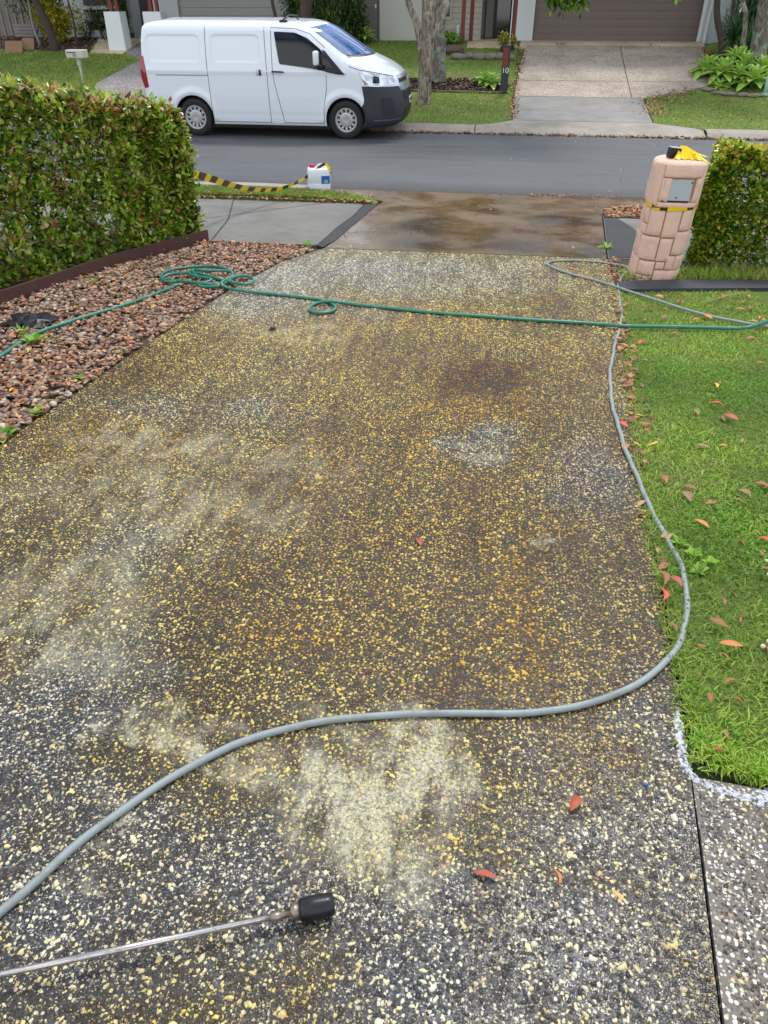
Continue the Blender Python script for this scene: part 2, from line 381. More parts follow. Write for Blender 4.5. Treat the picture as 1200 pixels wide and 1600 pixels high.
M['agg_path'] = material('honed_aggregate', fn=lambda n, b: (
    (lambda v, s, v2, s2: (n.l.new(v.outputs['Color'], s.inputs[0]), n.l.new(v2.outputs['Color'], s2.inputs[0]),
     n.put(b.inputs['Base Color'], n.mix(n.math('MULTIPLY', n.rng(v2.outputs['Distance'], .25, .36, 1, 0), n.math('GREATER_THAN', s2.outputs[0], .62)),
        n.mix(n.rng(v.outputs['Distance'], .28, .42, 1, 0), c8(84, 74, 60), n.ramp(s.outputs[1], [(0, c8(34, 36, 42)), (.5, c8(70, 70, 72)), (.75, c8(150, 140, 120)), (1, c8(200, 196, 186))])),
        n.ramp(s2.outputs[1], [(0, c8(196, 180, 140)), (.5, c8(222, 216, 200)), (.8, c8(210, 214, 216)), (1, c8(150, 110, 80))]))),
     n.put(b.inputs['Normal'], n.bump(n.math('ADD', v.outputs['Distance'], v2.outputs['Distance']), -.5, .003))))
    (n.vor(n.pos, 120), n.new('ShaderNodeSeparateColor'), n.vor(n.pos, 70), n.new('ShaderNodeSeparateColor'))), rough=.4)
def m_slab(n, b):
    p = n.pos; big = n.noise(p, 1.3, 6, .65); fine = n.noise(p, 60, 4, .7)
    sp = n.new('ShaderNodeSeparateXYZ'); n.l.new(p, sp.inputs[0])
    c = n.mix(n.rng(big, .35, .65), c8(100, 72, 38), c8(122, 100, 68))
    c = n.mix(n.rng(n.noise(p, 1.6, 4, .5), .45, .8, 0, .75), c, c8(58, 40, 18))
    c = n.mix(n.rng(sp.outputs[1], 7.3, 8.4, .65, 0), c, c8(112, 94, 62))
    c = n.mix(n.rng(n.math('ABSOLUTE', n.math('ADD', sp.outputs[1], n.math('MULTIPLY', big, .12), ) if False else n.math('SUBTRACT', sp.outputs[1], 8.2)), 0, .35, .3, 0), c, c8(80, 66, 48))
    for q in [(662, 352, 40, 20), (655, 382, 60, 14), (810, 385, 70, 12), (880, 345, 60, 10), (930, 395, 40, 12)]:
        x, y, rx, ry, _ = blob(*q, 1); l = n.vmath('LENGTH', n.vmath('MULTIPLY', n.vmath('SUBTRACT', n.vmath('ADD', n.vmath('MULTIPLY', p, (1, 1, 0)), n.vmath('MULTIPLY', n.noise(p, 4, 4, .6, 'Color'), (.3, .4, 0))), (x + .15, y + .2, 0)), (1 / rx, 1 / ry, 0)), out='Value')
        c = n.mix(n.rng(l, .3, 1.4, .7, 0, True), c, c8(44, 36, 28))
    c = n.mix(n.rng(fine, .4, .8, 0, .25), c, c8(60, 54, 46))
    n.put(b.inputs['Base Color'], c); n.put(b.inputs['Roughness'], n.rng(n.noise(p, 1.7, 4, .6), .4, .6, .10, .42)); n.put(b.inputs['Normal'], n.bump(fine, .12, .004))
M['slab'] = material('wet_concrete', fn=m_slab)
def conc(name, a, b_, stain=c8(70, 66, 60), rough=.75, fine=90):
    def fn(n, b):
        p = n.pos; c = n.mix(n.rng(n.noise(p, 1.4, 6, .65), .3, .7), a, b_)
        c = n.mix(n.rng(n.noise(p, 3.5, 6, .7), .5, .8, 0, .6), c, stain)
        f = n.noise(p, fine, 4, .7); c = n.mix(n.rng(f, .35, .75, 0, .35), c, stain)
        n.put(b.inputs['Base Color'], c); b.inputs['Roughness'].default_value = rough; n.put(b.inputs['Normal'], n.bump(f, .25, .004))
    return material(name, fn=fn)
M['path'] = conc('footpath_concrete', c8(106, 104, 98), c8(134, 131, 124), c8(72, 70, 66))
M['kerb'] = conc('kerb_concrete', c8(150, 142, 130), c8(176, 168, 156), c8(104, 96, 84))
M['far_slab'] = conc('grey_concrete', c8(132, 130, 127), c8(160, 157, 152), c8(98, 96, 94))
M['asph_patch'] = conc('asphalt_patch', c8(50, 50, 51), c8(68, 67, 66), c8(38, 38, 40), .85)
M['edge_strip'] = conc('dark_edging', c8(56, 58, 62), c8(76, 78, 82), c8(40, 40, 42), .8)
M['soil'] = conc('soil', c8(66, 50, 38), c8(92, 72, 52), c8(40, 32, 24), .95, 40)
def m_road(n, b):
    p = n.pos; sp = n.new('ShaderNodeSeparateXYZ'); n.l.new(p, sp.inputs[0])
    f = n.noise(p, 140, 4, .8); big = n.noise(p, .8, 5, .6)
    st = n.noise(n.vmath('MULTIPLY', p, (.35, 3.5, 1)), 1.3, 4, .6)
    c = n.mix(n.rng(st, .35, .65), c8(76, 78, 81), c8(96, 98, 101)); c = n.mix(n.rng(big, .5, .75, 0, .4), c, c8(116, 115, 114))
    c = n.mix(n.rng(f, .4, .65, 0, .5), c, c8(46, 48, 52)); c = n.mix(n.rng(f, .66, .8, 0, .5), c, c8(150, 150, 150))
    c = n.mix(n.rng(n.noise(p, 3.2, 5, .7), .5, .7, 0, .35), c, c8(70, 71, 74))
    edge = n.math('ADD', sp.outputs[1], n.math('MULTIPLY', n.math('SUBTRACT', n.noise(p, 6, 4, .7), .5), .3))
    c = n.mix(n.rng(edge, 11.15, 11.8, .8, 0), c, c8(44, 40, 36))
    n.put(b.inputs['Base Color'], c); n.put(b.inputs['Roughness'], n.rng(st, .3, .7, .5, .75)); n.put(b.inputs['Normal'], n.bump(f, .4, .006))
M['road'] = material('asphalt', fn=m_road)
def m_turf(a, b_, br, bf=.5):
    def fn(n, b):
        p = n.pos; c = n.mix(n.rng(n.noise(p, 18, 5, .7), .3, .7), a, b_)
        c = n.mix(n.rng(n.noise(p, 2.2, 6, .7), .45, .7, 0, bf), c, br)
        n.put(b.inputs['Base Color'], c); b.inputs['Roughness'].default_value = .95; n.put(b.inputs['Normal'], n.bump(n.noise(p, 70, 4, .7), .8, .03))
    return fn
M['turf'] = material('lawn_turf', fn=m_turf(c8(70, 96, 28), c8(104, 138, 44), c8(124, 108, 62)))
M['turf_far'] = material('verge_turf', fn=m_turf(c8(90, 118, 46), c8(120, 148, 62), c8(142, 128, 84), .7))
M['ground'] = material('ground', fn=m_turf(c8(70, 84, 44), c8(88, 100, 54), c8(110, 96, 70)))
def m_blade(dark, mid, lite, dry, dfrac=.08):
    def fn(n, b):
        r = n.attr('rnd').outputs['Fac']
        c = n.ramp(r, [(0, dark), (.4, mid), (.88, lite), (1 - dfrac * .9, lite), (1, dry)])
        patch = n.rng(n.noise(n.pos, 3.4, 6, .75), .44, .64, 0, .85)
        c = n.mix(n.math('MULTIPLY', patch, n.rng(r, .2, 1, .3, 1)), c, dry)
        c = n.mix(n.rng(n.noise(n.pos, 1.7, 4, .6), .42, .62, 0, .55), c, dark)
        n.put(b.inputs['Base Color'], c); b.inputs['Roughness'].default_value = .5; b.inputs['Specular IOR Level'].default_value = .35
        tr = n.new('ShaderNodeBsdfTranslucent'); n.put(tr.inputs[0], c); ms = n.new('ShaderNodeMixShader'); ms.inputs[0].default_value = .45
        n.l.new(b.outputs[0], ms.inputs[1]); n.l.new(tr.outputs[0], ms.inputs[2]); n.l.new(ms.outputs[0], n.n['Material Output'].inputs[0])
    return fn
M['blade'] = material('grass_blade', fn=m_blade(c8(78, 120, 30), c8(142, 186, 52), c8(206, 226, 100), c8(210, 192, 130)))
M['clover_leaf'] = material('clover_leaf', fn=m_blade(c8(72, 120, 34), c8(122, 172, 50), c8(166, 206, 80), c8(160, 150, 90)))
M['blade_far'] = material('verge_grass_blade', fn=m_blade(c8(86, 124, 34), c8(130, 170, 52), c8(178, 200, 88), c8(204, 182, 120), .2))
def m_leaf(stops, rough=.4, tr_=.25, noise=0):
    def fn(n, b):
        r = n.attr('rnd').outputs['Fac']; c = n.ramp(r, stops)
        n.put(b.inputs['Base Color'], c); b.inputs['Roughness'].default_value = rough
        tr = n.new('ShaderNodeBsdfTranslucent'); n.put(tr.inputs[0], c); ms = n.new('ShaderNodeMixShader'); ms.inputs[0].default_value = tr_
        n.l.new(b.outputs[0], ms.inputs[1]); n.l.new(tr.outputs[0], ms.inputs[2]); n.l.new(ms.outputs[0], n.n['Material Output'].inputs[0])
    return fn
M['hedge_leaf'] = material('hedge_leaf', fn=m_leaf([(0, c8(44, 68, 18)), (.2, c8(92, 130, 30)), (.45, c8(156, 190, 50)), (.66, c8(196, 212, 88)), (.76, c8(222, 226, 140)), (.83, c8(150, 112, 56)), (.92, c8(184, 110, 72)), (1, c8(226, 176, 146))], .24, .35))
M['hedge_leaf_r'] = material('right_hedge_leaf', fn=m_leaf([(0, c8(42, 68, 16)), (.3, c8(98, 140, 28)), (.6, c8(160, 194, 42)), (.82, c8(218, 222, 80)), (.92, c8(212, 190, 70)), (1, c8(204, 130, 84))], .3, .35))
M['bush_leaf'] = material('bush_leaf', fn=m_leaf([(0, c8(28, 44, 20)), (.4, c8(56, 84, 34)), (.8, c8(100, 128, 56)), (1, c8(136, 156, 80))], .45))
M['tree_leaf'] = material('tree_leaf', fn=m_leaf([(0, c8(40, 70, 18)), (.5, c8(90, 134, 30)), (1, c8(150, 190, 50))], .35, .4))
M['yellow_leaf'] = material('yellow_leaf', fn=m_leaf([(0, c8(120, 128, 40)), (.5, c8(196, 186, 58)), (1, c8(232, 214, 84))], .5, .35))
M['agave'] = material('agave_leaf', fn=lambda n, b: n.put(b.inputs['Base Color'], n.mix(n.rng(n.noise(n.obj, 3, 2), .3, .7), c8(134, 188, 70), c8(204, 230, 110))), rough=.45)
M['weed'] = material('weed_leaf', fn=m_leaf([(0, c8(96, 146, 40)), (1, c8(176, 214, 84))], .45, .35))
M['yucca'] = material('yucca_leaf', fn=m_leaf([(0, c8(30, 60, 34)), (1, c8(96, 140, 84))], .45, .2))
M['stone'] = material('river_stone', fn=lambda n, b: (n.put(b.inputs['Base Color'], n.mix(n.rng(n.noise(n.pos, 50, 4, .7), .35, .75, 0, .45), n.ramp(n.attr('rnd').outputs['Fac'], [(0, c8(80, 74, 72)), (.12, c8(128, 106, 90)), (.35, c8(166, 134, 106)), (.5, c8(150, 108, 84)), (.65, c8(184, 160, 132)), (.78, c8(126, 114, 106)), (.9, c8(204, 184, 156)), (1, c8(216, 208, 192))]), c8(96, 70, 54))),), rough=.6)
def m_stone_obj(n, b):
    r = n.new('ShaderNodeObjectInfo').outputs['Random']
    c = n.ramp(r, [(0, c8(80, 74, 72)), (.12, c8(128, 106, 90)), (.35, c8(166, 134, 106)), (.5, c8(150, 112, 90)), (.65, c8(184, 160, 132)), (.78, c8(126, 114, 106)), (.9, c8(204, 184, 156)), (1, c8(216, 208, 192))])
    n.put(b.inputs['Base Color'], n.mix(n.rng(n.noise(n.pos, 60, 4, .7), .35, .75, 0, .45), c, c8(96, 70, 54)))
M['stone_obj'] = material('river_stone_single', fn=m_stone_obj, rough=.6)
M['chip'] = material('dry_leaf_litter', fn=lambda n, b: n.put(b.inputs['Base Color'], n.ramp(n.attr('rnd').outputs['Fac'], [(0, c8(96, 58, 44)), (.25, c8(146, 98, 70)), (.5, c8(186, 122, 80)), (.7, c8(176, 146, 112)), (.88, c8(214, 142, 84)), (1, c8(120, 40, 34))])), rough=.7)
M['mulch'] = material('mulch_chip', fn=lambda n, b: n.put(b.inputs['Base Color'], n.ramp(n.attr('rnd').outputs['Fac'], [(0, c8(60, 44, 44)), (.5, c8(104, 76, 72)), (1, c8(150, 124, 112))])), rough=.9)
M['fl_red'] = simple('red_leaf', c8(172, 80, 46), .45, .3, 40, .2, 120)
M['fl_orange'] = simple('orange_leaf', c8(206, 124, 58), .5, .3, 40, .2, 120)
M['fl_scarlet'] = simple('scarlet_leaf', c8(214, 62, 44), .45, .3, 40, .2, 120)
M['fl_brown'] = simple('brown_leaf', c8(154, 96, 60), .6, .35, 40, .2, 120)
M['fl_dull'] = simple('dull_leaf', c8(160, 124, 88), .7, .35, 40, .2, 120)
M['fl_yellow'] = simple('yellow_fallen_leaf', c8(226, 182, 46), .5, .25, 40, .2, 120)
def m_bark(c0, c1, c2):
    def fn(n, b):
        p = n.vmath('MULTIPLY', n.pos, (1, 1, .16)); f = n.noise(p, 32, 6, .7); g = n.noise(n.pos, 5, 5, .65)
        c = n.mix(n.rng(f, .4, .6), c0, c1); c = n.mix(n.rng(g, .5, .62, 0, .8), c, c2)
        n.put(b.inputs['Base Color'], c); b.inputs['Roughness'].default_value = .9; n.put(b.inputs['Normal'], n.bump(f, 1.0, .03))
    return fn
M['bark'] = material('bark', fn=m_bark(c8(72, 62, 54), c8(166, 152, 136), c8(178, 176, 160)))
M['bark2'] = material('lichen_bark', fn=m_bark(c8(70, 64, 60), c8(140, 130, 120), c8(158, 172, 156)))
M['bark_dark'] = simple('dark_bark', c8(74, 62, 56), .9, .4, 10, .6, 40)
M['twig'] = simple('twig', c8(110, 92, 74), .9, .3, 20, .3, 80)
M['white_wall'] = simple('white_render', c8(224, 228, 230), .8, .05, 2, .1, 80)
M['cream_wall'] = simple('pale_render', c8(204, 202, 194), .85, .06, 2, .1, 90)
M['board'] = simple('weatherboard_paint', c8(186, 182, 168), .7, .06, 3, .05, 60)
M['garage'] = simple('garage_panel_paint', c8(122, 106, 100), .55, .08, 3, .1, 200)
M['garage_l'] = simple('roller_door_paint', c8(186, 188, 180), .6, .05, 3, .05, 90)
M['timber_red'] = simple('stained_timber', c8(118, 56, 40), .6, .35, 5, .2, 60)
M['dark_frame'] = simple('dark_grey_paint', c8(92, 88, 84), .5, .1, 5, .05, 60)
M['gate'] = simple('grey_gate_paint', c8(118, 114, 112), .5, .1, 5, .05, 60)
M['black_door'] = simple('black_door_paint', c8(26, 24, 24), .35, .2, 6, .03, 40)
M['glass'] = material('window_glass', c8(24, 28, 32), .06, spec=.8)
M['roof'] = simple('roof_sheet', c8(110, 108, 106), .6, .1, 2, .1, 20)
M['paling'] = simple('weathered_paling', c8(146, 138, 132), .9, .35, 8, .4, 30)
M['ply'] = simple('brown_board', c8(142, 110, 84), .85, .15, 5, .2, 40)
M['rock'] = simple('grey_rock', c8(134, 124, 112), .9, .4, 7, .8, 22)
M['rock_d'] = simple('dark_rock', c8(100, 84, 76), .9, .4, 7, .8, 22)
M['rust_edge'] = simple('garden_edging_timber', c8(84, 54, 46), .75, .35, 9, .3, 60)
M['green_hose'] = simple('green_hose_pvc', c8(44, 124, 104), .35, .2, 20, .08, 300, dirt=c8(110, 150, 138))
M['grey_hose'] = simple('grey_hose_rubber', c8(146, 156, 156), .5, .16, 16, .08, 300, dirt=c8(112, 112, 104))
M['steel'] = simple('worn_steel', c8(206, 202, 198), .24, .2, 60, .06, 200, metal=.9, dirt=c8(150, 130, 112))
M['brass'] = simple('dull_fitting', c8(160, 148, 134), .4, .4, 70, .15, 200, metal=.8, dirt=c8(96, 78, 62))
M['black_plastic'] = simple('black_plastic', c8(22, 24, 30), .38, .2, 20, .06, 200)
M['white_plastic'] = simple('white_plastic', c8(232, 238, 244), .35, .04, 4, .03, 60)
M['red_plastic'] = simple('red_plastic', c8(204, 44, 62), .4, .1, 20, .02, 60)
M['blue_label'] = simple('blue_label', c8(22, 96, 178), .4, .1, 20, .02, 60)
M['label_white'] = simple('white_print', c8(226, 236, 240), .5, .02, 20, 0)
M['tape_y'] = simple('yellow_tape', c8(248, 214, 10), .35, .08, 20, .1, 80)
M['tape_k'] = simple('black_tape', c8(74, 64, 14), .35, .2, 20, .1, 80)
M['pink_stone'] = simple('pink_cast_stone', c8(236, 198, 178), .85, .12, 9, .6, 90, dirt=c8(212, 168, 146))
M['pink_joint'] = simple('pink_cast_joint', c8(176, 140, 124), .9, .2, 10, .4, 100)
M['box_plate'] = simple('galvanised_plate', c8(186, 190, 196), .5, .1, 8, .06, 90, metal=.1)
M['post_dark'] = simple('charcoal_post', c8(54, 54, 60), .6, .15, 8, .1, 60)
M['letterbox'] = simple('pale_letterbox_metal', c8(196, 194, 182), .55, .1, 8, .05, 60)
M['green_post'] = simple('pale_green_plastic', c8(150, 186, 168), .5, .1, 8, .05, 60)
M['foam'] = material('soap_foam', fn=lambda n, b: (n.put(b.inputs['Base Color'], n.mix(n.rng(n.noise(n.pos, 70, 5, .75), .40, .52), c8(60, 60, 62), n.mix(n.noise(n.pos, 160, 3, .7), c8(186, 190, 198), c8(236, 238, 242)))), n.put(b.inputs['Normal'], n.bump(n.vor(n.pos, 160).outputs['Distance'], .7, .006))), rough=.5)
M['clover'] = simple('clover_flower', c8(214, 214, 190), .8, .1, 60, .2, 120)
M['seam'] = material('dark_seam', c8(30, 30, 34), .9)
M['straw'] = simple('dry_straw', c8(168, 150, 108), .8, .1, 20)
M['pot'] = simple('pot_glaze', c8(196, 192, 170), .6, .1, 8, .05, 60)

# ------------------------------------------------------------------ the setting
ground = drape('ground', [(-90, -6), (90, -6), (90, 88), (-90, 88)], M['ground'], -.035, 0)
DL = [(-2.28, -1.2), (-2.27, 2.7), (-2.24, 3.3), (-2.20, 4.2), (-2.10, 5.6), (-1.94, 6.7), (-1.68, 7.33)]
DR = [(1.06, 7.38), (1.02, 6.3), (.95, 5.3), (.84, 4.1), (.74, 3.0), (.67, 2.0), (.635, 1.45), (.60, 1.12), (.555, .69), (.50, 0), (.42, -1.2)]
drive_poly = DL + DR
drape('driveway', drive_poly, M['drive'], 0, .05)
side_poly = [(.555 + .005, .69), (.605, 1.12), (.62, 1.28), (.85, 1.262), (3, 1.18), (3, -1.2), (.425, -1.2), (.505, 0)]
drape('side_path', side_poly, M['agg_path'], .001, .05)
SB = [(-1.68, 7.338), (1.06, 7.388), (1.24, 9.6), (1.34, 10.3), (-1.52, 10.3), (-1.56, 9.9), (-1.64, 7.7)]
drape('crossover', SB, M['slab'], .002, .05)
drape('crossover_layback', [(-1.53, 10.308), (1.342, 10.308), (1.9, 10.62), (2.2, 11.08), (-2.5, 11.08), (-2.0, 10.7)], M['slab'], 0, .05)
drape('asphalt_joint', [(-1.735, 10.06), (-1.565, 10.06), (-1.645, 7.7), (-1.70, 7.345), (-1.775, 7.42), (-1.765, 8.4), (-1.72, 9.2)], M['asph_patch'], .006, .03)
drape('footpath', [(-1.745, 10.04), (-1.73, 9.2), (-1.775, 8.4), (-1.785, 7.44), (-20, 7.25), (-20, 10.04)], M['path'], .002, .05)
drape('footpath_right', [(1.26, 9.62), (1.075, 7.4), (20, 7.7), (20, 9.8)], M['path'], .001, .05)
drape('asphalt_patch', [(1.262, 9.58), (1.085, 7.43), (1.50, 7.46), (1.56, 8.2), (1.52, 9.0), (1.42, 9.62)], M['asph_patch'], .006, .01)
rd = drape('road', [(-60, 11.09), (60, 11.09), (60, 16.63), (-60, 16.63)], M['road'], 0, .03)
def kerb_strip(name, x0, x1, yb, h, flip, parent=None):
    n_ = 60; V, F = [], []
    prof = [(0, -.02), (0.0, .012), (.05, .02), (.16, h * .75), (.26, h), (.46, h), (.47, h - .1)]
    m = len(prof)
    xs = np.linspace(x0, x1, n_)
    for x in xs:
        for d, z in prof: V.append((x, yb + d * flip, z + (.004 * math.sin(x * 3.1))))
    for i in range(n_ - 1):
        for k in range(m - 1): F.append((i * m + k, i * m + k + 1, (i + 1) * m + k + 1, (i + 1) * m + k))
    me = fix_normals(pymesh(V, F)); o = link(name, me, M['kerb']); return tag(o, kind='structure')
xj = [-60, -20, -12.5, -9.4, -7.2, -4.9, -2.45, -.62]
for a, b_ in zip(xj, xj[1:]): kerb_strip('kerb', a + .006, b_ - .006, 16.64, .115, 1)
for a, b_ in zip([3.9, 6.2, 9, 20], [6.2, 9, 20, 60]): kerb_strip('kerb', a + .006, b_ - .006, 16.64, .115, 1)
for a, b_ in zip([-60, -20, -7.2, -4.9], [-20, -7.2, -4.9, -2.62]): kerb_strip('kerb', a + .006, b_ - .006, 11.08, .10, -1)
for a, b_ in zip([2.3, 5, 20], [5, 20, 60]): kerb_strip('kerb', a + .006, b_ - .006, 11.08, .10, -1)
drape('far_layback', [(-.61, 16.64), (3.88, 16.64), (3.88, 17.05), (3.0, 17.66), (.12, 17.66), (-.30, 17.22), (-.61, 17.1)], M['kerb'], -.004, .03)
FC = [(.13, 17.668), (2.99, 17.668), (3.10, 19.2), (3.20, 20.78), (.16, 20.78), (.13, 19.2)]
drape('far_crossover', FC, M['far_slab'], 0, .05)
FD = [(.14, 20.8), (3.22, 20.8), (3.9, 21.1), (4.5, 21.55), (5.02, 21.9), (5.1, 23.5), (5.25, 25.3), (.40, 25.3), (.24, 23.4)]
drape('far_driveway', FD, M['agg_far'], .004, .05)
drape('porch_paving', [(.40, 25.31), (5.3, 25.31), (5.4, 26.6), (-1.3, 26.6), (-1.3, 24.95), (.39, 24.95)], M['agg_cream'], .012, .05)
# joints cut in the far driveway, raised 1 mm as tarred seams
def seam(name, pts, wd, m, dz=.006):
    V, F = [], []; P = [Vector(p) for p in pts]; Q = []
    for a, b_ in zip(P, P[1:]):
        k = max(1, int((b_ - a).length / .4)); Q += [a.lerp(b_, i / k) for i in range(k)]
    Q.append(P[-1])
    for i, p in enumerate(Q):
        d = (Q[min(i + 1, len(Q) - 1)] - Q[max(i - 1, 0)]).normalized(); nrm = Vector((-d.y, d.x)) * wd / 2
        for s in (1, -1): V.append((p.x + nrm.x * s, p.y + nrm.y * s, tz(p.y) + dz))
    for i in range(len(Q) - 1): F.append((2 * i, 2 * i + 2, 2 * i + 3, 2 * i + 1))
    return tag(link(name, fix_normals(pymesh(V, F)), m), kind='structure')
seam('driveway_joint', [(3.0, 25.2), (2.95, 23), (2.93, 20.82)], .016, M['asph_patch'], .010)
seam('driveway_joint', [(.2, 22.0), (5.0, 22.05)], .018, M['asph_patch'], .014)
seam('driveway_joint', [(.3, 24.2), (5.1, 24.2)], .014, M['asph_patch'], .010)
seam('driveway_joint', [(.14, 19.0), (3.08, 19.0)], .014, M['asph_patch'], .006)
seam('path_joint', [(-3.5, 10.0), (-3.1, 8.6), (-2.9, 7.5)], .014, M['asph_patch'], .008)
seam('path_joint', [(-2.23, 10.02), (-3.4, 8.6), (-3.7, 7.5)], .012, M['asph_patch'], .006)
seam('edge_joint', [(.604, 1.12), (.5595, .69), (.5025, 0), (.4225, -1.1)], .003, M['seam'], .006)
LAWN = [(2.3, 6.38), (1.4, 6.2), (1.03, 6.1), (.96, 5.3), (.85, 4.1), (.75, 3.0), (.68, 2.0), (.65, 1.50), (.69, 1.33), (.85, 1.28), (3, 1.2), (9, 1.2), (9, 6.9)]
drape('lawn', LAWN, M['turf'], .006, .05)
drape('hedge_soil', [(1.075, 7.38), (1.03, 6.42), (2.3, 6.68), (9, 7.3), (9, 7.69)], M['soil'], -.004, .03)
drape('hedge_soil', [(-2.95, 7.235), (-3.38, 6.1), (-4.0, 3.6), (-5.3, -1.2), (-8, -1.2), (-8, 7.235)], M['soil'], -.006, .03)
drape('garden_edge_strip', [(1.04, 6.13), (1.4, 6.22), (2.25, 6.40), (9, 7.0), (9, 7.22), (2.35, 6.66), (1.6, 6.56), (1.3, 6.48), (1.04, 6.40)], M['edge_strip'], .03, .06)
BED = [(-2.29, -1.2), (-2.28, 2.7), (-2.25, 3.3), (-2.21, 4.2), (-2.11, 5.6), (-1.95, 6.7), (-1.70, 7.30), (-1.85, 7.36), (-3.0, 7.24), (-3.4, 6.0), (-4.0, 3.6), (-5.2, -1.2)]
drape('gravel_bed', BED, M['soil'], -.012, .03)
drape('verge', [(-1.60, 10.055), (-1.60, 10.3), (-1.75, 10.45), (-2.1, 10.64), (-2.65, 10.64), (-40, 10.64), (-40, 10.055)], M['turf_far'], .0, .03, zf=lambda x, y: tz(y) + .055 * min(1, max(0, (-1.6 - x) / .9)))
drape('verge_right', [(1.27, 9.64), (1.36, 10.29), (1.95, 10.6), (40, 10.6), (40, 9.84)], M['soil'], .01, .03)
for nm, pl in (('far_verge', [(-40, 17.12), (-.63, 17.12), (-.31, 17.24), (.10, 17.68), (.12, 20.8), (.2, 23.4), (.36, 24.94), (-1.31, 24.94), (-1.31, 26.4), (-40, 26.4)]),
               ('far_lawn', [(3.9, 17.07), (40, 17.12), (40, 27), (6, 27), (5.42, 25.5), (5.28, 25.3), (5.12, 23.5), (5.04, 21.88), (4.52, 21.53), (3.92, 21.08), (3.24, 20.78), (3.12, 19.2), (3.02, 17.68)])):
    drape(nm, pl, M['turf_far'], -.004, .03)
drape('left_driveway', [(-9.6, 17.14), (-5.0, 17.14), (-5.2, 26.4), (-11.2, 26.4), (-11.3, 24.2), (-10.5, 23.4), (-10.9, 21.3)], M['agg_left'], .006, .05)
drape('left_porch', [(-12.3, 24.0), (-11.3, 24.0), (-11.21, 26.4), (-13, 26.4)], M['agg_cream'], .012, .05)
drape('garden_soil_far', [(-12.4, 24.1), (-13.1, 26.3), (-18, 26.3), (-18, 24.6)], M['soil'], .004, .03)
drape('mulch_bed_soil', [(-2.75, 21.1), (-.1, 21.1), (.06, 21.6), (-.6, 22.05), (-2.75, 22.05)], M['soil'], .006, .03)

# ------------------------------------------------------------------ pebbles in the driveway, gravel, grass
def ground_pts(x, y, dz=0): return np.stack([x, y, TZ(y) + dz], 1)
TILT = -math.atan(.0615)
def pebbles(name, n, poly, r0, r1, h0, h1, m, dz, law=None, grow=0.0, variants=3):
    for t in range(variants):
        rr = random.Random(t); tv = [tuple(c * rr.uniform(.74, 1.22) for c in v) for v in DOME_V]
        x, y = rand_in(poly, n // variants)
        if law is not None: q = rng.random(len(x)) < np.interp(y, *law); x, y = x[q], y[q]
        k = len(x); r = rng.uniform(r0, r1, k) * (.6 + .8 * rng.random(k) ** 2) * (1 + grow * np.clip(y, 0, 8))
        S = np.stack([r * rng.uniform(.9, 1.6, k), r * rng.uniform(.6, 1.0, k), r * rng.uniform(h0, h1, k)], 1)
        me = scatter(tv, DOME_F, ground_pts(x, y, dz), rot_arrays(rng.uniform(0, 6.28, k), rng.uniform(-.15, .15, k)), S, rng.random(k), smooth=t != 1); o = link(name, me, m); tag(o, kind='stuff')
whole = [(-2.26, .3), (-2.26, 2.8), (-2.24, 3.3), (-2.19, 4.2), (-2.09, 5.6), (-1.93, 6.7), (-1.67, 7.31), (1.05, 7.36), (1.01, 6.3), (.94, 5.3), (.83, 4.1), (.735, 3.0), (.665, 2.0), (.628, 1.45), (.592, 1.12), (.548, .69), (.52, .3)]
pebbles('dark_pebbles', 132000, whole, .0035, .0055, .5, .8, M['peb_dark'], .0, ([0, 2.2, 4.2, 4.6], [1, 1, .0, 0]), 0, 1)
pebbles('light_pebbles', 56000, whole, .0026, .0050, .5, .85, M['peb_light'], .0006, ([0, 1.2, 2.2, 4.5, 8], [.5, .6, .82, .82, .7]), .06)
pebbles('light_pebbles', 3600, whole, .0055, .008, .45, .6, M['peb_light'], .0004, ([0, 2.5, 4], [.9, .8, .1]))
sp_ = [(.57, .3), (.61, 1.1), (.63, 1.25), (1.6, 1.2), (1.6, .3)]
pebbles('path_pebbles', 1300, sp_, .003, .006, .4, .6, M['peb_light'], .0006)
pebbles('path_pebbles', 12000, sp_, .003, .005, .4, .6, M['peb_dark'], .0006)

# river stones: nearest 300 one by one, the rest joined
bed_front = [(-2.28, 1.8), (-2.27, 2.7), (-2.245, 3.3), (-2.20, 4.2), (-2.10, 5.6), (-1.94, 6.7), (-1.74, 7.22), (-2.9, 7.22), (-3.36, 6.1), (-3.98, 3.7), (-4.4, 1.8)]
def stone_mesh(i):
    rr = random.Random(i); V = [Vector(v) * rr.uniform(.82, 1.15) for v in ICO_V]; return pymesh(V, ICO_F, True, 'stone_shape')
stone_bed = thing('stone_bed', 'bed of loose brown and grey river stones between driveway and left hedge', 'stone bed', (-2.9, 4.5, tz(4.5)))
smesh = [stone_mesh(i) for i in range(8)]
for q in smesh: q.materials.append(M['stone_obj'])
nb = [(-2.30, 2.45), (-2.29, 2.75), (-2.27, 3.3), (-2.25, 3.9), (-3.3, 4.0), (-3.3, 2.45)]
x, y = rand_in(nb, 900); order = np.argsort(y + .3 * np.abs(x + 2.3))[:300]
for i in order:
    o = link('stone', smesh[i % 8], None, stone_bed); s = random.uniform(.016, .030)
    o.location = (x[i], y[i], tz(y[i]) + s * .45); o.scale = (s * random.uniform(.9, 1.4), s * random.uniform(.75, 1), s * random.uniform(.45, .65))
    o.rotation_euler = (random.uniform(-.4, .4), random.uniform(-.4, .4), random.uniform(0, 6.28))
x, y = rand_in(bed_front, 17000); k = len(x); r = rng.uniform(.012, .023, k)
big = rng.random(k) < .08; r[big] *= 1.35
S = np.stack([r * rng.uniform(.9, 1.6, k), r * rng.uniform(.55, .95, k), r * rng.uniform(.28, .6, k)], 1)
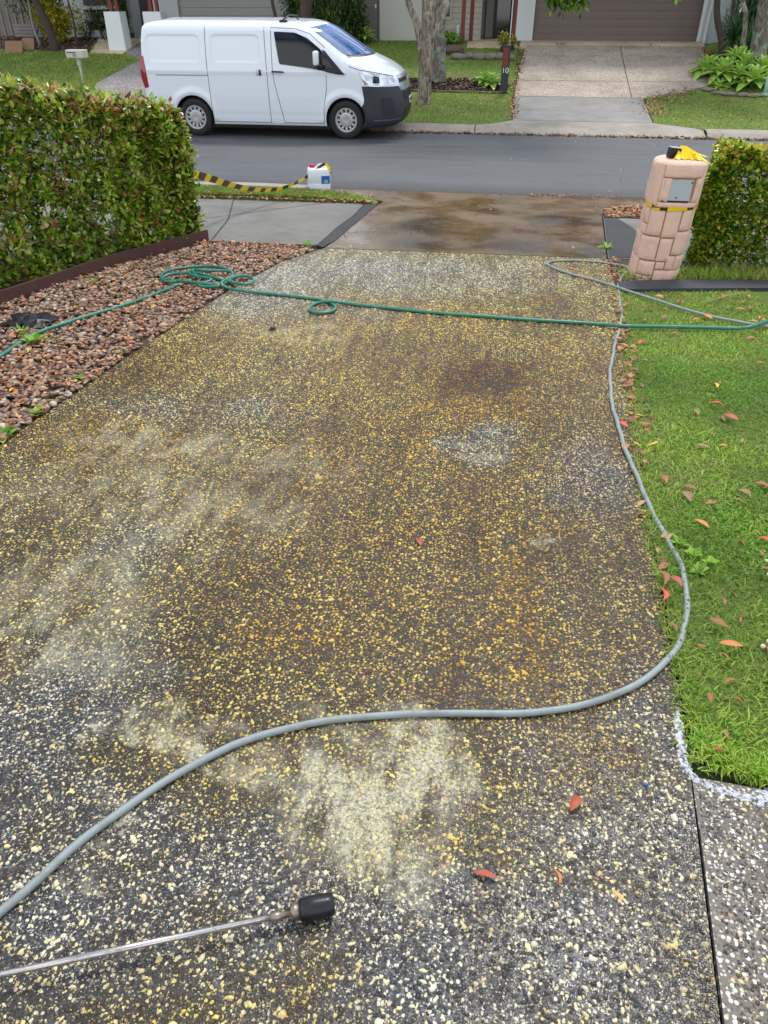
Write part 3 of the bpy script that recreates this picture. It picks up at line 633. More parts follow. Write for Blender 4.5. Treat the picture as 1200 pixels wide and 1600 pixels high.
me = scatter(ICO_V, ICO_F, ground_pts(x, y, .004 + 0 * y) + np.stack([0 * x, 0 * x, rng.uniform(0, .014, k)], 1), rot_arrays(rng.uniform(0, 6.28, k), rng.uniform(-.6, .6, k)), S, rng.random(k), smooth=False)
o = link('stones', me, M['stone'], stone_bed); tag(o, kind='stuff')

LEAF_V = [(0, 0, 0), (.22, .3, .05), (.26, .6, .06), (0, 1, -.05), (-.26, .6, .06), (-.22, .3, .05), (0, .45, 0)]
LEAF_F = [(0, 1, 6), (1, 2, 6), (2, 3, 6), (3, 4, 6), (4, 5, 6), (5, 0, 6)]
LF4_V = [(0, 0, 0), (.27, .42, .08), (0, 1, -.06), (-.27, .42, .08), (0, .5, 0)]
LF4_F = [(0, 1, 4), (1, 2, 4), (2, 3, 4), (3, 0, 4)]
BL_V = [(-.5, 0, 0), (.5, 0, 0), (-.42, .10, .5), (.42, .10, .5), (0, .42, .95)]
BL_F = [(0, 1, 3), (0, 3, 2), (2, 3, 4)]
def litter(name, x, y, m, s0, s1, dz=.006, flat=.35):
    k = len(x); s = rng.uniform(s0, s1, k)
    me = scatter(LEAF_V, LEAF_F, ground_pts(x, y, dz) + np.stack([0 * x, 0 * x, rng.uniform(0, .012, k)], 1), rot_arrays(rng.uniform(0, 6.28, k), rng.uniform(-flat, flat, k), rng.uniform(-.5, .5, k)), np.stack([s * rng.uniform(.8, 1.3, k), s, s], 1), rng.random(k))
    o = link(name, me, m); return tag(o, kind='stuff')
x, y = rand_in(bed_front, 14000); w_ = rng.random(len(x)) < .35 + .5 * np.exp(-((x - np.interp(y, [2.7, 4.2, 5.6, 7.2], [-2.28, -2.21, -2.12, -1.8]) + .35) / .35) ** 2); litter('leaf_litter', x[w_], y[w_], M['chip'], .014, .046, .022, .45)

def grass(name, x, y, m, l0, l1, w0, w1, lean=(.3, 1.2), dz=0.0, zadd=None):
    k = len(x); L = rng.uniform(l0, l1, k); W = rng.uniform(w0, w1, k)
    pos = ground_pts(x, y, dz)
    if zadd is not None: pos[:, 2] += zadd
    a = rng.uniform(0, 6.28, k); b_ = -rng.uniform(lean[0], lean[1], k)
    me = scatter(BL_V, BL_F, pos, rot_arrays(a, b_), np.stack([W, L, L], 1), rng.random(k))
    o = link(name, me, m); return tag(o, kind='stuff')
lawn_in = [(2.1, 6.34), (1.4, 6.2), (1.05, 6.1), (.975, 5.3), (.865, 4.1), (.765, 3.0), (.695, 2.0), (.665, 1.52), (.68, 1.345), (.85, 1.275), (2.2, 1.2)]
x, y = rand_in(lawn_in + [], 150000); fr = lambda Y: 1.0 + .52 * Y
keep = (x < .55 + .42 * y + .5) & (rng.random(len(x)) < np.clip(2.6 / y, .25, 1) * 1.0); x, y = x[keep], y[keep]
hmod = .6 + .6 * (np.sin(x * 9 + np.cos(y * 7) * 2) * .5 + .5)
grass('lawn_grass', x, y, M['blade'], .016, .036, .0026, .0064, (.1, 1.25), .0)
x = rng.uniform(.67, 1.6, 5000); y = np.interp(x, [.66, .70, .85, 1.6], [1.40, 1.33, 1.275, 1.24]) + np.abs(rng.normal(0, .03, 5000)); grass('edge_grass', x, y, M['blade'], .025, .055, .003, .006, (.3, 1.4), .0)
x, y = rand_in(lawn_in, 15000); grass('lawn_grass', x, y, M['blade'], .03, .055, .004, .0075, (.3, 1.2), .0)
x, y = rand_in(lawn_in, 60000); cl_ = np.sin(x * 5.3 + 1.2 * np.sin(y * 3.1)) + np.sin(y * 4.1 - x * 2.2) + rng.normal(0, .5, len(x)); kp = (cl_ > .1) & (y < 4.5); x, y = x[kp], y[kp]; k = len(x); s_ = rng.uniform(.008, .017, k)
me = scatter(LF4_V, LF4_F, ground_pts(x, y, .014) + np.stack([0 * x, 0 * x, rng.uniform(0, .016, k)], 1), rot_arrays(rng.uniform(0, 6.28, k), rng.uniform(-.3, .9, k), rng.uniform(-.5, .5, k)), np.stack([s_ * 1.3, s_, s_], 1), rng.random(k) * .8, smooth=False)
tag(link('clover_leaves', me, M['clover_leaf'], None), kind='stuff')
# ragged fringe of grass creeping over the driveway edge and the pebble kerb
t = rng.random(3500); yy = 1.3 + t * 4.9; xx = np.interp(yy, [1.45, 2.0, 3.0, 4.1, 5.3, 6.3], [.65, .68, .75, .85, .96, 1.03]) + rng.normal(0, .018, len(t))
grass('edge_grass', xx, yy, M['blade'], .02, .05, .003, .006, (.3, 1.3), .002)
x, y = rand_in([(1.08, 6.5), (1.5, 6.62), (2.4, 6.72), (2.4, 7.2), (1.9, 7.1), (1.62, 6.95), (1.1, 6.9)], 5200); keep = (rng.random(len(x)) < np.where(x > 1.5, .9, .35)); grass('pillar_grass', x[keep], y[keep], M['blade'], .04, .12, .004, .008, (.2, 1.0), .0)
vl = [(-1.62, 10.06), (-1.75, 10.42), (-2.1, 10.62), (-6, 10.62), (-6, 10.06)]
x, y = rand_in(vl, 20000); za = .055 * np.clip((-1.6 - x) / .9, 0, 1); grass('verge_grass', x, y, M['blade_far'], .03, .065, .006, .011, (.1, 1.1), .0, za)
x, y = rand_in(vl, 420); litter('verge_litter', x, y, M['chip'], .025, .055, .065)
x = rng.uniform(-5, -1.65, 500); y = rng.normal(10.06, .03, 500); litter('verge_litter', x, y, M['chip'], .03, .06, .03)
x, y = rand_in([(1.27, 9.64), (1.36, 10.29), (1.95, 10.6), (3, 10.6), (3, 9.84)], 1500); litter('verge_litter', x, y, M['chip'], .03, .07, .015)
grass('verge_grass', *rand_in([(1.27, 9.64), (1.36, 10.29), (1.95, 10.6), (3, 10.6), (3, 9.84)], 1800), M['blade_far'], .02, .06, .005, .009)
x, y = rand_in([(-13.5, 17.12), (-.63, 17.12), (-.31, 17.24), (.10, 17.68), (.12, 20.8), (.2, 23.4), (.3, 24.6), (-5, 26.2), (-5.1, 17.15)], 42000)
grass('far_verge_grass', x[x > -5.0], y[x > -5.0], M['blade_far'], .03, .07, .010, .02, (.1, 1.2))
x, y = rand_in([(-17.5, 18), (-10.0, 18), (-10.9, 21.3), (-10.6, 23.4), (-11.5, 24.0), (-17.5, 24.5)], 34000)
grass('far_lawn_grass', x, y, M['blade_far'], .03, .07, .012, .024, (.1, 1.2))
x, y = rand_in([(3.9, 17.1), (9, 17.12), (9, 25), (5.4, 25.2), (5.15, 23.5), (5.06, 21.88), (3.92, 21.08), (3.24, 20.78), (3.12, 19.2), (3.02, 17.68)], 26000)
grass('far_lawn_grass', x, y, M['blade_far'], .025, .055, .010, .02, (.1, 1.2))
def line_litter(pts, n, sd, s0=.03, s1=.06, dz=.01, m='chip'):
    P = [Vector(p) for p in pts]; L = [(b_ - a).length for a, b_ in zip(P, P[1:])]; X, Y = [], []
    for _ in range(n):
        i = random.choices(range(len(L)), L)[0]; q = P[i].lerp(P[i + 1], random.random()); X.append(q.x + random.gauss(0, sd)); Y.append(q.y + random.gauss(0, sd))
    return litter('leaf_litter', np.array(X), np.array(Y), M[m], s0, s1, dz)
line_litter([(1.0, 6.1), (.95, 5.3), (.85, 4.1), (.80, 3.4)], 150, .025)
line_litter([(.78, 3.4), (.72, 2.6), (.69, 2.1)], 16, .014)
line_litter([(-3, 16.60), (5.5, 16.60)], 900, .03, .04, .08)
line_litter([(.0, 11.10), (6, 11.10)], 110, .05, .02, .05)
line_litter([(-3.9, 7.28), (-1.9, 7.30)], 320, .05)
line_litter([(1.08, 7.38), (1.06, 6.9), (1.05, 6.5), (1.3, 6.55)], 170, .05, .02, .04)
line_litter([(.12, 17.8), (.13, 20.8), (.2, 22.4), (.3, 24.6)], 520, .06, .04, .08)
line_litter([(3.2, 18.6), (3.4, 20.7), (4.4, 21.4)], 500, .16, .04, .08)
line_litter([(5.2, 24.9), (5.4, 24.2)], 160, .12, .04, .08)
line_litter([(2.2, 25.5), (4.6, 25.8)], 26, .18, .04, .08, .03)
line_litter([(1.2, 25.35), (1.5, 25.32)], 26, .05, .04, .08, .03)
x, y = rand_in([(-2.7, 21.12), (-.15, 21.12), (-.02, 21.6), (-.6, 22.0), (-2.7, 22.0)], 3400); litter('bark_mulch', x, y, M['mulch'], .05, .10, .02, .6)
x, y = rand_in([(-3.6, 18.2), (0.05, 17.7), (.05, 20.9), (-3.2, 22)], 420); litter('leaf_litter', x, y, M['chip'], .03, .07, .04)
x, y = rand_in([(3.1, 17.7), (7, 17.3), (7, 21.2), (4.9, 21.5), (3.3, 20.6)], 420); litter('leaf_litter', x, y, M['chip'], .03, .07, .04)
x, y = rand_in([(-12.3, 24.2), (-13, 26.2), (-17, 26.2), (-17.4, 24.7)], 1800); litter('bark_mulch', x, y, M['mulch'], .05, .10, .02, .6)
x, y = rand_in([(-3, 11.2), (3, 11.2), (3, 16), (-3, 16)], 50); litter('leaf_litter', x, y, M['chip'], .02, .05, .006)
x, y = rand_in(SB, 34); litter('leaf_litter', x, y, M['chip'], .02, .05, .008)
# raised concrete rim of the mulch bed
seam('bed_rim', [(-2.8, 21.06), (-1.4, 21.02), (.02, 20.98)], .07, M['kerb'], .035)

# ------------------------------------------------------------------ hedges
def hedge(label, A, B, thick, h0, h1, n, m, leaf, holes, gaps_low=.25, stems=14):
    """A, B = ends of the front foot; the hedge lies to the left of A->B"""
    A, B = Vector(A), Vector(B); d = (B - A); Ln = d.length; d.normalize(); nrm = Vector((-d.y, d.x))
    root = thing('hedge', label, 'hedge', (A.x, A.y, tz(A.y)))
    u = rng.random(n); v = rng.random(n); q = rng.random(n); side = rng.random(n)
    H = h0 + (h1 - h0) * np.where((side >= .80) & (side < .92), 1.0, u)
    dep = np.abs(rng.normal(0, .10, n)); wav = .07 * np.sin(u * Ln * 5.1 + v * 4) + .06 * np.sin(u * Ln * 11 + v * 9) + .03 * np.sin(u * Ln * 23 - v * 17)
    along = u * Ln; across = np.empty(n); up = np.empty(n); ext = np.zeros(n)
    f = side < .58; t = (side >= .58) & (side < .80); e = (side >= .80) & (side < .92); bk = side >= .92
    across[f] = dep[f] + wav[f] * .6; up[f] = .02 + (H[f] - .02) * v[f] ** 1.15
    across[t] = q[t] * thick; up[t] = H[t] - dep[t] * .8 + wav[t] * .5
    along[e] = Ln - dep[e] * .9 + .05 * np.sin(v[e] * 12); across[e] = q[e] * thick; up[e] = .06 + (H[e] - .06) * v[e]; 
    across[bk] = thick - dep[bk]; up[bk] = .1 + H[bk] * v[bk]
    # rounded shoulders and ragged holes low down
    sh = np.clip((up - (H - .16)) / .16, 0, 1) ** 2; across = np.where(f, across + sh * .10, across)
    eg = np.clip((along - (Ln - .2)) / .2, 0, 1) ** 2; up = up - np.where(up > H - .25, eg * .12, 0)
    keep = np.ones(n, bool)
    for (hu, hv, ru, rv) in holes: keep &= ~((((along - hu) / ru) ** 2 + ((up - hv) / rv) ** 2 < rng.uniform(.4, 1.2, n)) & (rng.random(n) < .85) & (f | bk))
    X = A.x + d.x * along + nrm.x * across; Y = A.y + d.y * along + nrm.y * across; Z = TZ(Y) + up
    rnd = rng.random(n) * .72; young = rng.random(n) < np.where(up > H - .12, .42, .15); rnd = np.where(young, rng.uniform(.72, 1, n), rnd)
    cl = np.sin(X * 17 + Z * 13) * np.sin(Y * 15 - Z * 19); rnd = np.clip(np.where(young, rnd, rnd + cl * .20), 0, 1)
    X, Y, Z, rnd = X[keep], Y[keep], Z[keep], rnd[keep]; k = len(X); s = rng.uniform(.7, 1.2, k) * leaf
    me = scatter(LEAF_V, LEAF_F, np.stack([X, Y, Z], 1), rot_arrays(rng.uniform(0, 6.28, k), rng.uniform(-.5, 1.4, k), rng.uniform(-.6, .6, k)), np.stack([s * rng.uniform(.8, 1.2, k), s, s], 1), rnd, smooth=False)
    tag(link('foliage', me, m, root), kind='stuff')
    vf = []
    for i in range(stems):
        a = (i + .5) / stems * Ln + random.uniform(-.05, .05); c0 = thick * random.uniform(.35, .65)
        p = A + d * a + nrm * c0; z0 = tz(p.y); hh = h0 + (h1 - h0) * a / Ln
        pts = [Vector((p.x, p.y, z0 - .03))]
        for j in range(1, 5): pts.append(Vector((p.x + random.uniform(-.06, .06) * j, p.y + random.uniform(-.06, .06) * j, z0 + hh * .22 * j)))
        vf.append(tubem(pts, [.018, .016, .012, .009, .004], 6))
        for _ in range(14):
            b0 = pts[random.randint(1, 4)]; off = Vector((random.uniform(-.3, .3), random.uniform(-.3, .3), random.uniform(.02, .28))); l = A + d * a
            vf.append(tubem([b0, b0 + off * .5 + Vector((0, 0, .02)), b0 + off], [.005, .004, .002], 4))
    V, F = merge(*vf); tag(link('stems', pymesh(V, F, True), M['twig'], root), kind='stuff')
    return root
hedge('long clipped hedge with reddish tips behind the brown edging on the left', (-4.97, 2.6), (-2.97, 7.44), 1.0, 1.80, 1.20, 66000, M['hedge_leaf'], .062,
      [(3.05, .42, .14, .10), (3.6, .50, .16, .07), (2.8, .62, .10, .08), (4.1, .36, .12, .06), (3.35, .26, .12, .07)])
hedge('bright green clipped hedge beside the pink letterbox pillar on the right', (4.6, 8.05), (1.80, 7.95), .95, 1.04, 1.04, 40000, M['hedge_leaf_r'], .05, [], .1, 8) if False else None
hr = hedge('bright green clipped hedge beside the pink letterbox pillar on the right', (5.2, 8.15), (1.84, 8.0), .0 + .9, 1.0, 1.0, 1, M['hedge_leaf_r'], .05, [], .1, 1) if False else None
def hedge_right():
    root = thing('hedge', 'bright green clipped hedge beside the pink letterbox pillar on the right', 'hedge', (3, 7.5, tz(7.5)))
    n = 52000; x0, x1, y0, y1, H = 1.80, 4.6, 7.08, 7.62, 1.0
    u, v, q, s = rng.random(n), rng.random(n), rng.random(n), rng.random(n); dep = np.abs(rng.normal(0, .07, n))
    X = x0 + (x1 - x0) * u; Y = y0 + (y1 - y0) * q; Z = .05 + (H - .05) * v ** 1.1
    f = s < .5; t = (s >= .5) & (s < .72); e = s >= .72
    Y[f] = y0 + dep[f] + .04 * np.sin(X[f] * 9 + Z[f] * 7); Z[t] = H - dep[t] + .03 * np.sin(X[t] * 8); X[e] = x0 + dep[e] + .05 * np.sin(Z[e] * 9 + Y[e] * 5)
    edge = np.clip((Z - (H - .15)) / .15, 0, 1) ** 2; X = np.where(X < x0 + .25, X + edge * .08, X); Y = np.where(f, Y + edge * .08, Y)
    keep = (rng.random(n) < np.where(Z < .2, .7 + Z, 1)); X, Y, Z = X[keep], Y[keep], Z[keep]; k = len(X)
    Y = Y - .07 * np.clip(1 - np.abs(Z - .6) / .5, 0, 1)
    young = rng.random(k) < np.where(Z > H - .12, .5, .16); rnd = np.where(young, rng.uniform(.75, 1, k), rng.random(k) * .72)
    sz = rng.uniform(.7, 1.2, k) * .046
    me = scatter(LEAF_V, LEAF_F, np.stack([X, Y, Z + TZ(Y)], 1), rot_arrays(rng.uniform(0, 6.28, k), rng.uniform(-.5, 1.4, k), rng.uniform(-.6, .6, k)), np.stack([sz * 1.15, sz, sz], 1), rnd, smooth=False)
    tag(link('foliage', me, M['hedge_leaf_r'], root), kind='stuff'); vf = []
    for i in range(13):
        p = Vector((x0 + .15 + i * .22, 7.35 + random.uniform(-.1, .1), tz(7.35) - .03)); pts = [p]
        for j in range(1, 5): pts.append(p + Vector((random.uniform(-.05, .05) * j, random.uniform(-.06, .04) * j, .22 * j)))
        vf.append(tubem(pts, [.02, .017, .012, .008, .004], 6))
        for _ in range(16):
            b0 = pts[random.randint(0, 4)]; off = Vector((random.uniform(-.25, .25), random.uniform(-.28, .1), random.uniform(-.02, .22))); vf.append(tubem([b0, b0 + off * .5 + Vector((0, 0, .02)), b0 + off], [.005, .004, .002], 4))
    V, F = merge(*vf); tag(link('stems', pymesh(V, F, True), M['twig'], root), kind='stuff')
hedge_right()

# ------------------------------------------------------------------ timber garden edging
def edging():
    P = [(-5.05, .0), (-4.55, 1.7), (-4.12, 3.1), (-3.62, 4.86), (-3.33, 6.3), (-2.92, 7.46)]
    root = thing('garden_edging', 'dark brown timber edging boards between hedge and stone bed', 'edging', (-3.5, 5, tz(5)))
    for (a, b_) in zip(P, P[1:]):
        a, b_ = Vector(a), Vector(b_); d = (b_ - a).normalized(); nn = Vector((-d.y, d.x)) * .02; V = []
        for p in (a, b_):
            for s in (0, 1):
                for z in (-.03, .105): V.append((p.x + nn.x * s, p.y + nn.y * s, tz(p.y) + z))
        F = [(0, 1, 5, 4), (2, 6, 7, 3), (1, 3, 7, 5), (0, 4, 6, 2), (0, 2, 3, 1), (4, 5, 7, 6)]
        link('board', fix_normals(pymesh(V, F)), M['rust_edge'], root)
edging()

# ------------------------------------------------------------------ hoses
def hose(name, label, cat, pix, rad, m, fit=None):
    pts = []
    for q in pix:
        g = G(q[0], q[1], rad + (q[2] if len(q) > 2 else 0)); pts.append(g)
    P = smooth_path(pts, .03); P = [p + Vector((.0022 * math.sin(i * .37 + 1) + .0016 * math.sin(i * .93), .0022 * math.cos(i * .31), 0)) for i, p in enumerate(P)]
    o = link(name, tube(P, rad, 12), m); return tag(o, label, cat)
hose('pressure_hose', 'grey pressure hose snaking over driveway and along the lawn edge', 'hose',
     [(-160, 1560), (-80, 1495), (0, 1426), (60, 1374), (130, 1312), (200, 1259), (280, 1208), (360, 1167), (440, 1140), (520, 1124), (620, 1117), (720, 1115), (820, 1113), (900, 1103), (970, 1083), (1020, 1053), (1052, 1018), (1069, 978), (1074, 935), (1066, 890), (1046, 850), (1020, 800), (995, 745, .006), (970, 680), (955, 620), (954, 575), (962, 535), (971, 500), (969, 475), (966, 449), (972, 432, .004), (984, 419, .01), (960, 413), (930, 409), (895, 407), (866, 408), (855, 412), (866, 419), (895, 429), (930, 438), (965, 449, .018), (1010, 464, .02), (1060, 480, .02), (1110, 494, .02), (1160, 504, .02), (1210, 512, .02), (1270, 520, .02)], .0102, M['grey_hose'])
coil = []
hose('garden_hose', 'dark green garden hose with a tangled coil, crossing the driveway', 'hose',
     [(-70, 598, .012), (0, 556, .015), (50, 524, .02), (110, 502, .02), (170, 484, .02), (230, 464, .02), (275, 446, .02), (300, 439, .03), (260, 440, .035), (252, 430, .03), (270, 421, .03), (320, 416, .03), (350, 419, .035), (362, 428, .04), (345, 443, .04), (300, 441, .045), (255, 436, .03), (268, 428, .04), (300, 427, .045), (310, 434, .05), (300, 422, .05), (320, 423, .055), (358, 424, .05), (362, 434, .05), (340, 447, .03), (310, 446, .03), (330, 437, .05), (300, 430, .055), (296, 424, .055), (320, 430, .055), (350, 438, .05), (385, 444, .03), (396, 438, .028), (385, 431, .03), (362, 434, .055), (346, 442, .05), (356, 450, .02), (390, 456, .006), (440, 461, 0), (490, 467, 0), (512, 472, 0), (524, 480, 0), (516, 487, 0), (496, 489, 0), (484, 484, 0), (492, 475, 0), (515, 471, .016), (560, 476, 0), (640, 485, 0), (750, 494, 0), (850, 501, 0), (930, 506, 0), (970, 509, .02), (1010, 510, .02), (1060, 511, .02), (1110, 512, .02), (1150, 513, .024), (1172, 511, .045), (1195, 503, .045), (1230, 492, .02), (1280, 480, .02)], .0122, M['green_hose'])

# ------------------------------------------------------------------ pressure washer lance
def lance():
    a = G(-120, 1548, .045); b_ = G(425, 1433, .034); c = G(462, 1423, .03); e = G(520, 1412, .028)
    root = thing('washer_lance', 'steel pressure washer lance with black nozzle lying on the driveway', 'lance', (a.x, a.y, tz(a.y)))
    root.location = (b_.x, b_.y, tz(b_.y))
    link('rod', tube([a, b_], .0066, 14), M['steel'], root)
    d = (e - c).normalized()
    link('collar', tube([b_ - d * .004, b_ + d * .018, b_ + d * .019, b_ + d * .05], [.0095, .0095, .0075, .0075], 14), M['brass'], root)
    link('coupling', tube([c - d * .012, c - d * .010, c + d * .008, c + d * .0085], [.009, .0155, .0155, .012], 16), M['brass'], root)
    V, F = [], []; n_ = 24; prof = [(.0, .019), (.004, .0225), (.035, .0245), (.060, .0235), (.072, .0225), (.074, .018), (.068, .017)]
    x, y = frame3(d); s0 = c + d * .008
    for h, r in prof:
        for k in range(n_):
            t = 2 * math.pi * k / n_; rr = r * (1 - .06 * (k % 4 == 0) * (h > .003) * (h < .073)); V.append(s0 + d * h + x * math.cos(t) * rr + y * math.sin(t) * rr)
    for i in range(len(prof) - 1):
        for k in range(n_): F.append((i * n_ + k, i * n_ + (k + 1) % n_, (i + 1) * n_ + (k + 1) % n_, (i + 1) * n_ + k))
    F.append(tuple(range(n_))); F.append(tuple((len(prof) - 1) * n_ + k for k in range(n_)))
    link('nozzle', fix_normals(pymesh(V, F, True)), M['black_plastic'], root)
lance()

# ------------------------------------------------------------------ fallen leaves that can be told apart
def leaf_mesh(i):
    rr = random.Random(100 + i); V, F = [], []; n_ = 8; wmax = [.15, .19, .12, .23][i % 4]; curl = [.12, .3, -.1, .45][i % 4]; bend = [.0, .1, .25, -.1][i % 4]
    for j in range(n_ + 1):
        t = j / n_; w_ = wmax * math.sin(math.pi * min(1, t * .96 + .02)) ** .8; cx = bend * math.sin(math.pi * t) ; z = .10 * math.sin(math.pi * t * .9) + .02 * rr.random()
        V += [(cx - w_, t - .5, z + curl * w_), (cx, t - .5, z), (cx + w_, t - .5, z + curl * w_ * .8)]
    for j in range(n_):
        a = j * 3; F += [(a, a + 1, a + 4, a + 3), (a + 1, a + 2, a + 5, a + 4)]
    V2, F2 = tubem([Vector((0, -.5, .0)), Vector((.01, -.58, .02)), Vector((.03, -.66, .03))], [.012, .010, .008], 5)
    return merge((V, F), (V2, F2))
LM = {}
def fallen(px, py, ln, ang, shape, m, label, group=None, dz=.008, tilt=0.0):
    key = (shape, m)
    if key not in LM:
        me = pymesh(*leaf_mesh(shape), smooth=True); me.materials.append(M[m]); LM[key] = me
    o = bpy.data.objects.new('fallen_leaf', LM[key]); col.objects.link(o); g = G(px, py, dz); o.location = g; o.scale = (ln,) * 3; o.rotation_euler = (TILT + tilt, random.uniform(-.25, .25), ang)
    tag(o, label, 'leaf', group); return o
for q in [(900, 1257, .052, -.65, 3, 'fl_red', 'broad reddish leaf with dark tip beside the driveway right of centre'),
          (758, 1367, .054, 1.45, 0, 'fl_red', 'narrow orange-red leaf lying crosswise below the white film patch'),
          (869, 1370, .036, .25, 2, 'fl_orange', 'thin curved orange leaf below the broad reddish leaf'),
          (654, 847, .052, .5, 1, 'fl_red', 'small orange-red leaf alone in the middle of the driveway'),
          (1033, 928, .070, .05, 2, 'fl_scarlet', 'bright scarlet leaf wedged between driveway edge and lawn'),
          (1032, 902, .085, .15, 2, 'fl_brown', 'brown leaf standing above the scarlet leaf at driveway edge'),
          (1056, 908, .06, .6, 1, 'fl_red', 'pinkish leaf tucked under the grey hose bend'),
          (1097, 818, .07, .7, 0, 'fl_orange', 'orange and yellow leaf on the lawn right of the hose'),
          (1123, 974, .065, .9, 3, 'fl_brown', 'broad tan leaf on the lawn right of the hose bend'),
          (1142, 1007, .07, 1.5, 0, 'fl_orange', 'long orange leaf lying flat below the broad tan leaf'),
          (1143, 652, .085, .7, 3, 'fl_red', 'pale pink oval leaf alone high on the lawn'),
          (1119, 632, .085, 1.3, 1, 'fl_scarlet', 'bright red leaf on lawn above left of the pale pink leaf'),
          (1117, 602, .07, .1, 1, 'fl_yellow', 'orange-yellow upright leaf near the top of the lawn'),
          (972, 664, .07, .9, 1, 'fl_scarlet', 'orange-red leaf between hose and lawn edge'),
          (980, 700, .08, -.4, 3, 'fl_orange', 'light orange leaf at lawn edge under the hose'),
          (1018, 693, .08, -.8, 2, 'fl_yellow', 'narrow yellow leaf near the lawn edge'),
          (1196, 845, .06, .8, 1, 'fl_scarlet', 'red leaf at the right side of the lawn'),
          (1130, 1025, .04, .7, 2, 'fl_brown', 'small brown leaf below the long orange leaf'),
          (1108, 1090, .04, 0, 1, 'fl_brown', 'small brown leaf deep in grass near driveway corner'),
          (1050, 980, .045, .6, 2, 'fl_brown', 'curled brown leaf inside the grey hose bend'),
          (1036, 748, .07, .3, 1, 'fl_red', 'red-brown leaf on the lawn left of middle'),
          (1190, 760, .08, 1.0, 1, 'fl_red', 'rusty leaf on the far right of the lawn'),
          (892, 420, .08, 1.2, 0, 'fl_orange', 'tan leaf inside the grey hose loop')]:
    on = q[0] > 1005 or (q[0] > 985 and q[1] < 760); fallen(*q[:6], q[6], dz=.03 if on else .008)
for i in range(26):
    for _ in range(50):
        px, py = random.uniform(985, 1199), 470 + 320 * random.random() ** 1.5
        if px > 985 + (py - 470) * .1 + 6: break
    fallen(px, py, random.uniform(.04, .075), random.uniform(0, 6.28), random.randint(0, 3), random.choice(['fl_brown', 'fl_brown', 'fl_orange', 'fl_dull', 'fl_dull', 'fl_red']), 'small dry brown or orange leaf scattered on the upper lawn', 'dry leaves scattered on the upper lawn', dz=.02)
for i in range(12):
    px, py = random.uniform(1060, 1199), random.uniform(800, 1190); fallen(px, py, random.uniform(.03, .05), random.uniform(0, 6.28), random.randint(0, 3), random.choice(['fl_brown', 'fl_red']), 'tiny dry leaf caught in the lower lawn grass', 'tiny dry leaves in the lower lawn', dz=.022)
for i in range(14):
    px, py = random.uniform(1000, 1199), random.uniform(462, 500); fallen(px, py, random.uniform(.06, .09), random.uniform(0, 6.28), random.randint(0, 3), random.choice(['fl_brown', 'fl_orange']), 'dry leaf on the lawn strip beside the dark edging', 'dry leaves beside the dark edging strip', dz=.03)
for q in [(45, 548, .05, .2, 1, 'fl_yellow', 'bright orange-yellow leaf on the stones at far left')] + [(150, 580, .05, .9, 1, 'fl_orange', 'orange leaf on the stones close to driveway edge')]: fallen(*q[:6], q[6], dz=.03)
fallen(18, 609, .05, .1, 1, 'fl_yellow', 'small yellow leaf among the lower left stones', dz=.03)
def pebble_thing(px, py, r, m, name, label, cat):
    g = G(px, py, r * .5); rr = random.Random(px); o = link(name, pymesh([Vector((v[0] * r * 1.2 * rr.uniform(.8, 1.15), v[1] * r * rr.uniform(.8, 1.15), v[2] * r * .7)) for v in ICO_V], ICO_F, True), M[m]); o.location = g; return tag(o, label, cat)
pebble_thing(426, 513, .022, 'post_dark', 'dark_lump', 'small dark lump alone on the driveway left of the green hose loop', 'stone')
pebble_thing(1009, 1226, .006, 'blue_label', 'blue_scrap', 'tiny blue scrap on the driveway near the lawn corner', 'scrap')
# clover heads
x, y = rand_in([(.85, 1.7), (1.15, 1.5), (1.7, 2.9), (1.35, 3.1)], 60); k = len(x)
me = scatter(ICO_V, ICO_F, ground_pts(x, y, .036), rot_arrays(rng.uniform(0, 6, k), 0 * x), rng.uniform(.004, .0085, k), rng.random(k)); tag(link('clover_flowers', me, M['clover']), kind='stuff')

def scrap():
    V, F = [], []; n_ = 9; g = G(50, 503, .02)
    for j in range(n_):
        for i in range(n_):
            u, v = i / (n_ - 1) - .5, j / (n_ - 1) - .5; r = 1 + .2 * math.sin(5 * math.atan2(v, u)); V.append((u * .30 * r, v * .26 * r, random.uniform(.0, .03) + .02 * (1 - abs(u) - abs(v))))
    for j in range(n_ - 1):
        for i in range(n_ - 1): F.append((j * n_ + i, j * n_ + i + 1, (j + 1) * n_ + i + 1, (j + 1) * n_ + i))
    o = link('plastic_scrap', pymesh(V, F), M['black_plastic']); o.location = g; tag(o, 'crumpled black plastic scrap lying on the stones below the hedge', 'scrap')
scrap()
# weeds, twig, foam
def weed(px, py, r, n_, label, wd=.2, dz=.0, group=None):
    g = G(px, py, dz); k = n_; a = np.arange(k) * 2.4 + rng.uniform(0, .6, k); s = rng.uniform(.6, 1.1, k) * r
    me = scatter(LEAF_V, LEAF_F, np.zeros((k, 3)), rot_arrays(a, rng.uniform(.15, .9, k)), np.stack([s * wd * 4, s, s], 1), rng.random(k)); o = link('weed', me, M['weed']); o.location = g; return tag(o, label, 'weed', group)
weed(55, 538, .10, 26, 'bright green leafy weed beside the green hose in the stones', .22)
weed(35, 524, .09, 18, 'feathery grey-green weed above the bright weed in the stones', .08)
weed(124, 594, .06, 14, 'small round green weed near the driveway edge', .3)
weed(62, 526, .05, 10, 'tiny weed touching the green hose', .2)
weed(58, 648, .06, 14, 'small sprawling weed at the left driveway corner', .2)
weed(5, 685, .08, 20, 'green weed at the bottom left of the stone bed', .2)
weed(145, 443, .08, 14, 'grassy weed high in the stone bed below the hedge', .08)
weed(192, 553, .05, 8, 'tiny weed on the driveway edge', .15)
weed(1085, 870, .045, 14, 'clump of light green broad weeds in the lawn beside the hose', .3, .01)
